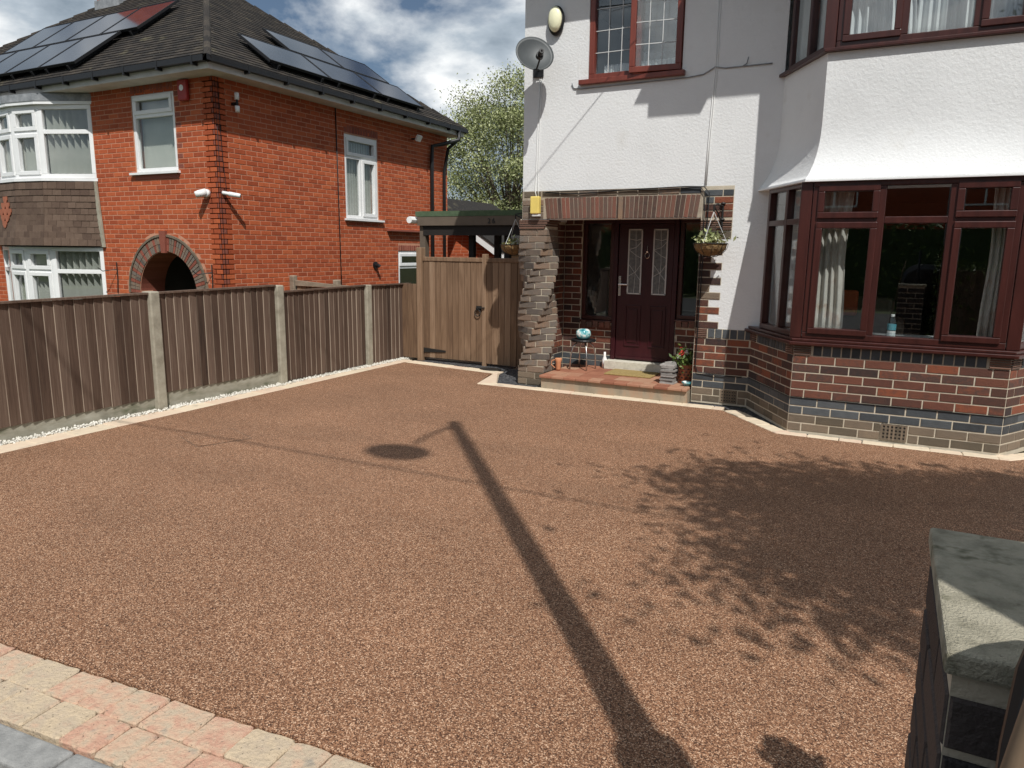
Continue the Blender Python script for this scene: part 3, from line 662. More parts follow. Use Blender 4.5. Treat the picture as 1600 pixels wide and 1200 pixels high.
# toothed quoins up the porch jamb
for c in range(12):
    z = .808+c*CO; lng = c % 2 == 0
    if z+CO > 1.76: break
    a1 = OPEN_R+(.24 if lng else .125)
    mortar_patch(OPEN_R-.001, a1+.004, z-.004, z+CO-.004, .0022)
    rec(bricks, 'brick', a1-OPEN_R-.004, CO-.012, .006, RND.choice(['b_mix', 'b_mix', 'b_grey']), basis_on((0, WY-.0022), UX, (OPEN_R+a1)/2, z+.034), fwall)
mortar_patch(OPEN_R, -1.50, 1.735, 2.268, .0026)
zr = 1.742
rec(bricks, 'brick', .20, .066, .006, 'b_mix', basis_on((0, WY-.0026), UX, -1.715, zr+.033), fwall); rec(bricks, 'brick', .10, .066, .006, 'b_grey', basis_on((0, WY-.0026), UX, -1.556, zr+.033), fwall)
for k in range(5):
    rec(bricks, 'creasing_tile', .155, .013, .016, 'tile_thin', basis_on((0, WY-.0026), UX, -1.742, 1.834+k*.0215), fwall); rec(bricks, 'creasing_tile', .155, .013, .016, 'tile_thin', basis_on((0, WY-.0026), UX, -1.582, 1.834+k*.0215), fwall)
for c in range(4):
    z = 1.985+c*.0715
    for (a0, a1) in (((-1.80, -1.615), (-1.605, -1.505)) if c % 2 else ((-1.78, -1.70), (-1.69, -1.505))):
        rec(bricks, 'brick', a1-a0, .060, .006, RND.choice(['b_mix', 'b_mix', 'b_blue']), basis_on((0, WY-.0026), UX, (a0+a1)/2, z), fwall)
# lintel band: mortar, leaning soldiers, one stretcher course above
MB().fbox(WO, UX, -3.902, OPEN_R+.0005, -.12, .0028, 1.955, 2.268).build('lintel_bed', 'mortar_dull', fwall)
for k in range(35):
    t = (k+.5)/35; a = -3.60+t*1.75; lean = (t-.5)*.26
    b = basis_on((0, WY-.0028), UX, a+lean*.01, 2.072) @ Matrix.Rotation(lean, 4, 'Y')
    rec(bricks, 'brick', .0425, .230, .006, 'b_lintel', b, fwall)
for k in range(9): rec(bricks, 'brick', .2155, .062, .006, RND.choice(['b_grey', 'b_blue', 'b_tan']), basis_on((0, WY-.0028), UX, -3.77+k*.2285, 2.232), fwall)
rec(bricks, 'brick', .05, .24, .02, 'b_tan', basis_on((0, WY-.0028), UX, -2.70, 2.06), fwall)
for c in range(3):
    z = 1.995+c*.0715
    for (a0, a1) in (((-3.895, -3.70), (-3.69, -3.63)) if c % 2 else ((-3.895, -3.80), (-3.79, -3.63))):
        rec(bricks, 'brick', a1-a0, .060, .006, RND.choice(['b_blue', 'b_tan']), basis_on((0, WY-.0028), UX, (a0+a1)/2, z), fwall)
# twisted pillar: every course turned a few degrees on the one below
PC = (-3.765, 7.925); HS = .172
core = MB(); pil_b = []
pil = None
ncp = 24
angs = []
for c in range(ncp+1):
    angs.append(0 if c < 2 else min(180, 9.2*(c-2)) if c < 22 else 180)
for c in range(ncp):
    th = R(angs[c]); z0, z1 = c*CO, (c+1)*CO
    hs = HS-.008
    core.prism([(PC[0]+hs*(x*math.cos(th)-y*math.sin(th)), PC[1]+hs*(x*math.sin(th)+y*math.cos(th))) for x, y in ((-1, -1), (1, -1), (1, 1), (-1, 1))], z0-(.0 if c else .02), z1-.0005)
core.box(PC[0]-.165, PC[0]+.165, PC[1]-.165, PC[1]+.165, ncp*CO, 1.956)
pil = core.build('twisted_pillar', 'mortar', house)
for c in range(ncp):
    th = R(angs[c]); z = (c+.5)*CO
    for sd in range(4):
        t2 = th+sd*math.pi/2
        u = (math.cos(t2), math.sin(t2)); n = (u[1], -u[0])
        o = (PC[0]+n[0]*(HS-.06), PC[1]+n[1]*(HS-.06))
        pair = ((-HS, HS-.118), (HS-.118, HS)) if (c+sd) % 2 else ((-HS, -HS+.118), (-HS+.118, HS))
        for a, b in pair:
            j = .0045
            l0, l1 = a+(j if a > -HS else .001), b-(j if b < HS else .001)
            m = 'b_tan' if c > 1 else 'b_grey'
            rec(bricks, 'brick', l1-l0, CO-.010, .062, m, basis_on(o, u, (l0+l1)/2, z), pil)
for k in range(4):      # corbelled creasing tiles at its head
    MB().box(PC[0]-.17, PC[0]+.15+k*.018, WY-.012, WY+.34, 1.848+k*.026, 1.866+k*.026).build('creasing_tile', 'tile_thin', pil)

# ---- ground floor bay
B0, B1, B2, B3 = (-1.24, WY), (-.725, 6.87), (.905, 6.87), (1.43, WY)
def facet(p, q):
    d = Vector((q[0]-p[0], q[1]-p[1])); L = d.length; return (d.x/L, d.y/L), L
def bay_poly(off):
    """bay outline moved outwards by off"""
    out = []
    fs = [facet(B0, B1), facet(B1, B2), facet(B2, B3)]
    nn = [(u[1], -u[0]) for u, _ in fs]
    L1 = off*math.tan(math.acos(max(-1, min(1, nn[0][0]*nn[1][0]+nn[0][1]*nn[1][1])))/2)
    a = (B0[0]+nn[0][0]*off/abs(nn[0][0])*1.0, B0[1]) if abs(nn[0][0]) > .01 else B0
    k0 = off/abs(nn[0][0]); k1 = off/abs(nn[2][0])
    return [(B0[0]-k0, WY), (B1[0]-L1, B1[1]-off), (B2[0]+L1, B2[1]-off), (B3[0]+k1, WY)]
p = bay_poly(-.004)
bayb = MB().prism(p+[(p[3][0], WY+.02), (p[0][0], WY+.02)], -.02, .80).build('bay_base', 'mortar', house)
VENT2 = (.03, .24, .026, .170)
for (P, Q, fi) in ((B0, B1, 0), (B1, B2, 1), (B2, B3, 1)):
    u, L = facet(P, Q); n = (u[1], -u[0]); o = (P[0]-n[0]*.004, P[1]-n[1]*.004)
    hl = [rect(VENT2[0]-P[0], VENT2[1]-P[0], .02, .16)] if P is B1 else []
    brick_wall(bricks, o, u, L-.0, ZB, 9, m_base, bayb, first=fi, d=.005, holes=hl, fit=True)
    ns = int((L-.30)/.0768)
    for k in range(ns): rec(bricks, 'brick', .066, .096, .006, 'b_blue', basis_on(o, u, L/2-(ns-1)*.0384+k*.0768, .757), bayb)
    for s_ in (.075, L-.075):
        for k in range(5): rec(bricks, 'creasing_tile', .142, .013, .016, 'tile_thin', basis_on(o, u, s_, .715+k*.0195), bayb)
    dl = MB().fbox(P, u, .0, L, 0, .0065, ZB+4*CO-.005, ZB+4*CO+.001); dl.build('damp_course', 'black', bayb)
# air bricks
def airbrick(o, u, a0, a1, z0, z1, parent):
    m_ = MB(); nx_, nz_ = 6, 4
    wx, wz = (a1-a0), (z1-z0); cx, cz = wx/(nx_*2+1), wz/(nz_*2+1)
    for i in range(nx_+1): m_.fbox(o, u, a0+i*2*cx, a0+(i*2+1)*cx, -.03, .008, z0, z1)
    for j in range(nz_+1): m_.fbox(o, u, a0+.001, a1-.001, -.03, .0075, z0+j*2*cz, z0+(j*2+1)*cz)
    v_ = m_.build('air_brick', 'b_grey', parent); MB().fbox(o, u, a0, a1, -.004, .001, z0, z1).build('hole_shade', 'black', v_); return v_  # black plate behind the grille stands in for shade inside the holes
airbrick((0, WY-.003), UX, VENT1[0]+.004, VENT1[1]-.004, VENT1[2], VENT1[3]-.004, fwall)
airbrick((0, 6.87), UX, VENT2[0]+.004, VENT2[1]-.004, VENT2[2], VENT2[3]-.004, bayb)
# sill and frames of the lower bay
sp = bay_poly(.06); bevel(MB().prism(sp+[(sp[3][0], WY+.02), (sp[0][0], WY+.02)], .802, .832).build('bay_sill', 'brown_pvc', house), .006)
sp = bay_poly(.03); bevel(MB().prism(sp+[(sp[3][0], WY+.02), (sp[0][0], WY+.02)], .833, .858).build('bay_sill', 'brown_pvc', house), .006)
LZ0, LZ1 = .86, 2.215
for (P, Q) in ((B0, B1), (B2, B3)):
    u, L = facet(P, Q); i0, i1 = (.17, L-.035) if P is B0 else (.035, L-.17)
    window(house, P, u, i0, i1, LZ0, LZ1, [(i0+i1)/2+.02], 1.88, 'brown_pvc', .05, .07, -.012, name='bay_window')
for cx_, cy_ in (B1, B2):
    bevel(MB().prism([(cx_-.045, cy_+.012), (cx_+.05, cy_+.012), (cx_+.05, cy_+.10), (cx_-.045, cy_+.10)] if cx_ < 0 else [(cx_-.05, cy_+.012), (cx_+.045, cy_+.012), (cx_+.045, cy_+.10), (cx_-.05, cy_+.10)], LZ0, LZ1-.002).build('corner_post', 'brown_pvc', house), .006)
window(house, B1, UX, .055, 1.575, LZ0, LZ1-.001, [.59, 1.105], 1.88, 'brown_pvc', .055, .07, -.013, sash=(0, 2), sashes_top=(0, 2), name='bay_window')
# skirt between the two bays, flared at the foot
prof = [(2.215, .022), (2.228, .022)]+[(2.229+(2.78-2.229)*k/16, -.12+.138*(1-k/16)**2.8) for k in range(17)]+[(3.262, -.12)]
sk = MB(); rings = []
for z, off in prof:
    q = bay_poly(off); rings.append([(x, y, z) for x, y in q])
for i in range(3):
    b0 = len(sk.v)
    for rg in rings: sk.v += [rg[i], rg[i+1]]
    sk.f += [(b0+2*k, b0+2*k+1, b0+2*k+3, b0+2*k+2) for k in range(len(rings)-1)]
sk.add(rings[0]+[(1.4, WY+.2, 2.215), (-1.2, WY+.2, 2.215)], [(0, 5, 4, 3, 2, 1)])
sk.add(rings[-1]+[(1.3, WY+.2, 3.262), (-1.1, WY+.2, 3.262)], [(0, 1, 2, 3, 4, 5)])
sk.build('bay_skirt', 'render', house, smooth=True)
dp = bay_poly(.03); MB().prism(dp+[(dp[3][0], WY+.01), (dp[0][0], WY+.01)], 2.203, 2.214).build('drip_bead', 'white_pvc', house)
# upper bay window
UO = -.12
sp = bay_poly(UO+.045); bevel(MB().prism(sp+[(sp[3][0], WY+.02), (sp[0][0], WY+.02)], 3.264, 3.292).build('upper_bay_sill', 'brown_pvc', house), .005)
up = bay_poly(UO)
for (P, Q) in ((up[0], up[1]), (up[2], up[3])):
    u, L = facet(P, Q); i0, i1 = (.05, L-.03) if P is up[0] else (.03, L-.05)
    window(house, P, u, i0, i1, 3.294, 4.55, [(i0+i1)/2], 4.15, 'brown_pvc', .05, .07, -.012, name='upper_bay_window')
for P in (up[1], up[2]):
    bevel(MB().box(P[0]-.045, P[0]+.05, P[1]+.012, P[1]+.10, 3.294, 4.549).build('corner_post', 'brown_pvc', house), .006)
uL = up[2][0]-up[1][0]
window(house, up[1], UX, .055, uL-.055, 3.294, 4.548, [.55, 1.06], 4.15, 'brown_pvc', .055, .07, -.013, sash=(0, 2), name='upper_bay_window')
ub = bay_poly(UO+.02); MB().prism(ub+[(ub[3][0], WY+.05), (ub[0][0], WY+.05)], 4.551, 5.0).build('bay_head', 'render', house)
# leaded window above the porch, one sash ajar
w = window(house, WO, UX, UWIN[0], UWIN[1], UWIN[2]+.02, UWIN[3], [-2.60], None, 'red_pvc', .06, .08, -.015, name='leaded_window')
bevel(MB().fbox(WO, UX, UWIN[0]-.09, UWIN[1]+.035, -.06, .055, UWIN[2]-.03, UWIN[2]+.02).build('window_sill', 'red_pvc', house), .005)
def leadwork(o, u, a0, a1, z0, z1, nc, nr, d, parent):
    m_ = MB()
    for i in range(1, nc): m_.fbox(o, u, a0+(a1-a0)*i/nc-.004, a0+(a1-a0)*i/nc+.004, d, d+.004, z0, z1)
    for j in range(1, nr): m_.fbox(o, u, a0, a1, d, d+.0035, z0+(z1-z0)*j/nr-.004, z0+(z1-z0)*j/nr+.004)
    return m_.build('leading', 'lead', parent)
leadwork(WO, UX, -3.07, -2.633, 3.48, 4.36, 3, 4, -.062, w)
an = R(7); hx = -2.10; hu = (math.cos(an), math.sin(an)); SO = (hx-.545*math.cos(an), WY-.545*math.sin(an)-.022)
sm = MB(); g = .06
for (a0, a1, z0, z1) in ((0, .535, 3.43, 3.43+g), (0, .535, 4.41-g, 4.41), (0, g, 3.43+g, 4.41-g), (.535-g, .535, 3.43+g, 4.41-g)): sm.fbox(SO, hu, a0, a1, -.05, .0, z0, z1)
so = bevel(sm.build('open_sash', 'red_pvc', w), .006)
MB().fbox(SO, hu, g, .535-g, -.03, -.024, 3.43+g, 4.41-g).build('pane', 'glass', so)
leadwork(SO, hu, g, .535-g, 3.43+g, 4.41-g, 3, 4, -.023, so)
# roof: eaves, bay gable with boxed ends (above the picture, they shade the wall)
rf = MB(); rf.box(-4.15, 6.3, 7.36, 8.0, 4.88, 4.96); rf.box(-3.9, 6.0, 7.752, 8.0, 4.749, 4.881); rf.add([(-4.2, 7.33, 4.97), (6.3, 7.33, 4.97), (6.3, 11.0, 7.45), (-1.8, 11.0, 7.45), (-4.2, 14.9, 4.97), (6.3, 14.9, 4.97)], [(0, 1, 2, 3), (3, 2, 5, 4), (0, 3, 4)])
roof = rf.build('roof', 'roof_tile', house)
MB().box(-4.2, -1.6, 7.27, 7.358, 4.85, 4.95).build('gutter', 'gutter', roof)
bx_ = MB(); bx_.box(-1.5, -.95, 6.62, 7.78, 4.90, 5.16); bx_.box(-.95, 1.2, 6.62, 7.78, 5.10, 5.16); bx_.box(1.2, 1.75, 6.62, 7.78, 4.90, 5.16)
bx_.add([(-1.6, 6.55, 5.16), (.1, 6.55, 6.4), (1.8, 6.55, 5.16), (-1.6, 9.4, 5.16), (.1, 9.4, 6.4), (1.8, 9.4, 5.16)], [(0, 1, 4, 3), (1, 2, 5, 4), (0, 2, 1)])
bx_.build('bay_gable', 'soffit', roof)
flush(bricks, house, 'other_brickwork', 300)

# ================================================================== RED HOUSE
RXX, RYY = -9.2, 8.0
red = thing('red_house', 'red brick house with hipped tiled roof, white window frames and arched porch', 'house', (-12, 11, -.8))
RW = (-11.07, -10.06, 2.76, 3.97)
ACX, ACZ, ARI, ARO = -10.50, .82, .70, .93
core = MB()
UY = (0, 1)
wall_panel(core, (0, RYY), UX, -19.3, RXX, -.85, 4.1, [RW, (-15.1, -12.15, 2.7, 4.0), (-15.1, -12.15, -.2, 1.6), (ACX-ARI*.98, ACX+ARI*.98, -.9, ACZ+ARI*.98)], .22)
SW1, SW2 = (10.92, 11.9, 2.15, 3.68), (12.53, 13.5, .55, 1.555)
wall_panel(core, (RXX, 0), UY, RYY, 14.44, -.85, 4.1, [SW1, SW2], .22)
rcore = core.build('wall', 'mortar_pink', red)
MB().box(-19.3, -9.42, 14.22, 14.44, -.85, 4.1).build('back_wall', 'b_red', red)
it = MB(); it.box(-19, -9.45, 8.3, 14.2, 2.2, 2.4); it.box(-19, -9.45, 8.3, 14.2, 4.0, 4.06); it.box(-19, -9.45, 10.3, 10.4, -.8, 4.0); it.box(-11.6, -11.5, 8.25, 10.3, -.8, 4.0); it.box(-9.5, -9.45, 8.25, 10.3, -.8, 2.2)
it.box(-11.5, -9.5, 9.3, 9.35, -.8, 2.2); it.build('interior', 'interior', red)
rb = []
Z0 = .10; NC = 52
def m_front(c, a):
    if a > 2.9-.13 and c % 2: return 'b_quoin'
    wz = Z0+c*CO
    if 2.7 < wz < 4.0 and (abs(a-1.03) < .1 or abs(a-2.04) < .1) and c % 2: return 'b_quoin'
    return 'b_red'
def arch_hole(r):
    def h(z):
        dz = z-ACZ
        if dz < 0: return (ACX-r+12.1, ACX+r+12.1)
        if dz >= r: return None
        w_ = math.sqrt(r*r-dz*dz); return (ACX-w_+12.1, ACX+w_+12.1)
    return h
brick_wall(rb, (-12.1, RYY), UX, 2.9, Z0, NC, m_front, rcore, holes=[rect(RW[0]+12.1, RW[1]+12.1, RW[2]-.05, RW[3]+.0), arch_hole(ARO)], joint=.012, d=.004)
brick_wall(rb, (-19.3, RYY), UX, 4.15, Z0, NC, lambda c, a: 'b_red', rcore, joint=.012, d=.004)
def m_side(c, a): return 'b_quoin' if a < .13 and c % 2 == 0 else 'b_red'
brick_wall(rb, (RXX, RYY), UY, 6.44, Z0, NC, m_side, rcore, first=1, holes=[rect(SW1[0]-RYY, SW1[1]-RYY, SW1[2]-.02, SW1[3]+.02), rect(SW2[0]-RYY, SW2[1]-RYY, SW2[2], SW2[3]+.12)], joint=.012, d=.004)
# soldier heads over windows
for k in range(13): rec(rb, 'brick', .065, .11, .005, 'b_quoin', basis_on((0, RYY), UX, RW[0]+.04+k*.0777, RW[3]+.06), rcore)
for k in range(12): rec(rb, 'brick', .065, .11, .005, 'b_quoin', basis_on((RXX, 0), UY, SW2[0]+.04+k*.078, SW2[3]+.06), rcore)
for k in range(13): rec(rb, 'brick', .065, .13, .006, 'b_quoin', basis_on((RXX, 0), UY, SW1[0]+.03+k*.0777, SW1[3]+.09), rcore)
flush(rb, red, 'other_brickwork', 300)
# arch ring of brindled bricks, keystone, reveal
ring_ = MB(); rev_ = MB()
N_ = 28
def arcpt(r, t, y): return (ACX+r*math.cos(t), y, ACZ+r*math.sin(t))
for k in range(N_):
    t0, t1 = math.pi*k/N_, math.pi*(k+1)/N_
    ring_.add([arcpt(ARI*.985, t0, RYY-.004), arcpt(ARO+.09, t0, RYY-.004), arcpt(ARO+.09, t1, RYY-.004), arcpt(ARI*.985, t1, RYY-.004)], [(0, 1, 2, 3)])
    rev_.add([arcpt(ARI*.983, t0, RYY-.003), arcpt(ARI*.983, t1, RYY-.003), arcpt(ARI*.983, t1, RYY+.45), arcpt(ARI*.983, t0, RYY+.45)], [(0, 1, 2, 3)])
for s_ in (-1, 1):
    x0, x1 = sorted((ACX+s_*ARI*.985, ACX+s_*ARO)); ring_.box(x0, x1, RYY-.004, RYY+.45, -.8, ACZ)
# wall above the square opening behind the arch
arch = ring_.build('porch_arch', 'mortar_pink', red); rev_.build('arch_soffit', 'b_quoin', arch)
nv = 46
for rr0, rr1 in ((ARI, ARI+.108), (ARI+.118, ARO-.004)):
    for k in range(nv):
        t0, t1 = math.pi*(k+.1)/nv, math.pi*(k+.9)/nv
        MB().extrude([arcpt(rr0, t0, RYY-.004), arcpt(rr1, t0, RYY-.004), arcpt(rr1, t1, RYY-.004), arcpt(rr0, t1, RYY-.004)], (0, -.014, 0)).build('arch_brick', 'b_tan' if k % 3 else 'b_quoin', arch)
hood = MB()
for k in range(N_):
    t0, t1 = math.pi*k/N_, math.pi*(k+1)/N_
    hood.extrude([arcpt(ARO, t0, RYY-.002), arcpt(ARO+.035, t0, RYY-.002), arcpt(ARO+.035, t1, RYY-.002), arcpt(ARO, t1, RYY-.002)], (0, -.03, 0))
hood.build('hood_mould', 'b_grey', arch)
MB().extrude([(ACX-.05, RYY-.002, 1.49), (ACX+.05, RYY-.002, 1.49), (ACX+.075, RYY-.002, 1.84), (ACX-.075, RYY-.002, 1.84)], (0, -.05, 0)).build('keystone', 'b_quoin', arch)
# porch inside: dark red brick, white door frame
pi_ = MB().box(-11.2, -9.78, 9.22, 9.29, -.8, 1.7).build('porch_back', 'b_quoin', red)
MB().box(-10.30, -10.23, 9.14, 9.2, -.8, 1.55).box(-10.23, -9.85, 9.14, 9.2, 1.48, 1.55).build('inner_door_frame', 'white_pvc', red)
# windows
def sills(parent, o, u, a0, a1, z): MB().fbox(o, u, a0-.1, a1+.05, -.1, .06, z-.035, z).build('sill', 'white_pvc', parent)
w = window(red, (0, RYY), UX, *RW, [], 3.63, 'white_pvc', .065, .07, -.012, sashes_top=(0,), name='window'); sills(w, (0, RYY), UX, RW[0], RW[1], RW[2])
MB().fbox((0, RYY), UX, RW[0]-.02, RW[1]+.02, -.02, .012, RW[2]-.11, RW[2]-.036).build('sill_bricks', 'b_quoin', red)
w = window(red, (RXX, 0), UY, *SW1, [11.40], 3.28, 'white_pvc', .065, .07, -.012, sash=(1,), sashes_top=(0,), name='window', top_single=True); sills(w, (RXX, 0), UY, SW1[0]+.05, SW1[1]+.07, SW1[2])
w = window(red, (RXX, 0), UY, *SW2, [], 1.22, 'white_pvc', .065, .07, -.012, sashes_top=(0,), name='window')
# bow windows with hung tiles between
J = [(-12.1, 7.985), (-12.98, 7.63), (-13.625, 7.55), (-14.27, 7.63), (-15.15, 7.985)]
def grow(off): return [(J[0][0]+off*.6, 8.0), *[(x+(off*.35 if x > -13.3 else -off*.35 if x < -14 else 0), y-off) for x, y in J[1:4]], (J[4][0]-off*.6, 8.0)]
for i in range(4):
    P, Q = J[i+1], J[i]; u, L = facet(P, Q)
    big = i in (0, 3)
    for (z0, z1, tr) in ((2.715, 3.90, 3.47), (-.1, 1.56, 1.145)):
        window(red, P, u, .0, L, z0, z1, [], tr, 'white_pvc', .07, .07, -.01, sash=() if big else (0,), sashes_top=() if big else (0,), name='bow_window')
q = grow(.05); MB().prism([*q][::-1], 2.665, 2.712).build('bow_sill', 'white_pvc', red)
q = grow(.06); MB().prism([*q][::-1], 3.902, 3.95).build('bow_head', 'white_pvc', red)
q = grow(.07); lf_ = MB().prism([*q][::-1], 3.951, 4.07); lf_.build('lead_roof', 'lead_flash', red)
# hung tiles: each course flares a little further out at the foot
ht = []
NT = 10; zt0, zt1 = 1.585, 2.64
tb = MB()
def toff(z):
    t = max(0, min(1, (z-zt0)/(zt1-zt0))); return .015+.11*(1-t)**2.2
for i in range(4):
    for z, z2 in ((zt0, zt0+.35), (zt0+.35, zt1+.03)):
        a, b = grow(toff(z)-.02), grow(toff(z2)-.02)
        tb.add([(*a[i], z), (*a[i+1], z), (*b[i+1], z2), (*b[i], z2)], [(3, 2, 1, 0)])
tbo = tb.build('tile_backing', 'dark_timber', red)
for r_ in range(NT):
    z = zt0+(zt1-zt0)*r_/NT; hh = (zt1-zt0)/NT
    g_ = grow(toff(z)+.012)
    for i in range(4):
        P, Q = g_[i+1], g_[i]; u, L = facet(P, Q); n = max(1, round(L/.15)); st_ = .5 if r_ % 2 else 0
        ed = [0]+[L*(k+st_)/n for k in range(0 if st_ else 1, n)]+[L]
        for a, b in zip(ed[:-1], ed[1:]):
            if b-a < .02: continue
            bs = basis_on(P, u, (a+b)/2, z+hh/2+.01) @ Matrix.Rotation(R(-8), 4, 'X')
            rec(ht, 'hung_tile', b-a-.003, hh+.03, .014, 'hang_tile', bs, tbo)
flush(ht, red, 'other_hung_tiles', 300)
g_ = grow(.06)
u, L = facet(g_[3], g_[2])
for (a, r_) in ((.28, 7.6), (.20, 6.6), (.36, 6.6), (.12, 5.6), (.28, 5.6), (.44, 5.6), (.20, 4.6), (.36, 4.6), (.28, 3.6)):
    z = zt0+(zt1-zt0)*(r_-.6)/NT; off = toff(z)+.035; gg = grow(off); P = gg[3]; n = (u[1], -u[0])
    pts = [(-.075, .10), (-.075, .04), (-.05, .0), (0, -.025), (.05, .0), (.075, .04), (.075, .10)]
    MB().extrude([(P[0]+u[0]*(a+x), P[1]+u[1]*(a+x), z+y) for x, y in pts], (n[0]*.014, n[1]*.014, 0)).build('scallop_tile', 'fish_tile', tbo)
fl_ = MB()
for i in range(4):
    a, b = grow(toff(2.63)+.02), grow(.02); fl_.add([(*a[i], 2.585), (*a[i+1], 2.585), (*b[i+1], 2.664), (*b[i], 2.664)], [(3, 2, 1, 0)])
fl_.build('lead_apron', 'lead_flash', red)
MB().extrude([(-12.1+.10, 7.985, 1.57), (-12.1+.015, 7.985, 2.66), (-12.1-.03, 7.985, 2.66), (-12.1-.02, 7.985, 1.57)], (0, -.03, 0)).build('mortar_fillet', 'concrete', red)
# soffit, gutter, roof
ra = MB(); ra.box(-19.6, -8.88, 7.68, 8.05, 4.083, 4.13); ra.box(-9.25, -8.88, 8.05, 14.6, 4.083, 4.13); ra.box(-19.6, -8.88, 7.655, 7.68, 4.083, 4.23); ra.box(-8.88, -8.855, 7.655, 14.6, 4.083, 4.23); ra.build('soffit', 'soffit', red)
gt = MB(); gt.box(-19.7, -8.77, 7.56, 7.65, 4.17, 4.25); gt.box(-8.852, -8.765, 7.56, 14.65, 4.17, 4.249); gut = gt.build('gutter', 'gutter', red)
for k in range(12): MB().box(-9.1-k*.75, -9.07-k*.75, 7.555, 7.66, 4.13, 4.255).build('gutter_bracket', 'gutter', gut)
for k in range(8): MB().box(-8.86, -8.76, 8.3+k*.8, 8.33+k*.8, 4.13, 4.255).build('gutter_bracket', 'gutter', gut)
EA, EB, APX, LPX, EC = Vector((-8.80, 7.60, 4.22)), Vector((-8.80, 14.65, 4.22)), Vector((-12.3, 10.7, 6.65)), Vector((-15.0, 10.7, 6.65)), Vector((-19.5, 7.60, 4.22))
rm = MB(); rm.add([EA, EB, APX, LPX, EC, Vector((-19.5, 14.65, 4.22))], [(0, 1, 2), (0, 2, 3, 4), (1, 5, 3, 2), (4, 3, 5)]); rmo = rm.build('roof', 'roof_tile', red)
def slope_tiles(lst, a, udir, length, apexpts, up):
    """rows of plain tiles on a slope; apexpts: function s -> (u0,u1) extent at distance s up the slope"""
    n = Vector(udir).cross(up).normalized(); n = n if n.z > 0 else -n
    gauge = .105; rows = int(length/gauge)
    rot = Matrix((( udir[0], -n.x, up.x, 0), (udir[1], -n.y, up.y, 0), (udir[2], -n.z, up.z, 0), (0, 0, 0, 1)))
    for r_ in range(rows):
        s = r_*gauge; u0, u1 = apexpts(s+.05)
        k = math.floor(u0/.17); off = .085*(r_ % 2)
        while k*.17+off < u1:
            x0, x1 = max(u0, k*.17+off), min(u1, (k+1)*.17+off); k += 1
            if x1-x0 < .03: continue
            c = a+Vector(udir)*((x0+x1)/2)+up*(s+.05)+n*.004
            rec(lst, 'roof_tile', x1-x0-.003, gauge+.05, .016, 'roof_tile', Matrix.Translation(c) @ rot @ Matrix.Rotation(R(-6.5), 4, 'X'), rmo)
rt = []
su = Vector((APX.x-EA.x, 0, APX.z-EA.z)); sl_ = su.length; su.normalize()
slope_tiles(rt, EA, (0, 1, 0), sl_, lambda s: ((APX.y-EA.y)*s/sl_, (EB.y-EA.y)-(EB.y-APX.y)*s/sl_), su)
fu = Vector((0, APX.y-EA.y, APX.z-EA.z)); fl2 = fu.length; fu.normalize()
slope_tiles(rt, EC, (1, 0, 0), fl2, lambda s: ((LPX.x-EC.x)*s/fl2, (EA.x-EC.x)-(EA.x-APX.x)*s/fl2), fu)
flush(rt, red, 'other_roof_tiles', 300)
# hip and ridge tiles
for P, Q in ((EA, APX), (EB, APX), (APX, LPX), (LPX, EC)):
    n = int((Q-P).length/.3)
    for k in range(n):
        a, b = P.lerp(Q, k/n), P.lerp(Q, (k+.97)/n); MB().tube([a+Vector((0, 0, -.02)), b+Vector((0, 0, .0))], .058, 8).build('ridge_tile', 'roof_tile', rmo)
ch = MB().box(-15.2, -14.5, 10.4, 11.0, 5.9, 7.9).build('chimney', 'b_red', red); MB().box(-15.24, -14.46, 10.36, 11.04, 6.3, 6.58).build('chimney_flashing', 'lead_flash', ch)
# downpipes
def pipe(pts, r=.036): return MB().tube(pts, r, 10).build('downpipe', 'gutter', red, smooth=True)
pipe([(-8.80, 14.3, 4.18), (-8.80, 14.3, 3.98), (-9.0, 13.95, 3.86), (-9.13, 13.74, 3.80), (-9.14, 13.73, 3.5), (-9.14, 13.73, -.8)], .042)
pipe([(-8.80, 14.3, 4.0), (-9.05, 14.25, 3.8), (-9.14, 14.22, 3.3), (-9.14, 14.22, -.8)], .036)
# flue, shelf and cable on the side wall
MB().lathe([(.07, 0), (.07, .03), (.05, .03)], (0, 0, 0), 16).build('flue', 'black', red).matrix_basis = Matrix.Translation((RXX+.002, 11.74, 1.27)) @ Matrix.Rotation(math.pi/2, 4, 'Y')
MB().tube([(RXX, 11.74, 1.27), (RXX+.09, 11.74, 1.27), (RXX+.11, 11.76, 1.24)], .035, 10).build('flue_pipe', 'black', red)
MB().box(RXX-.005, RXX+.10, 12.15, 13.45, 1.95, 1.985).build('canopy_shelf', 'b_quoin', red)

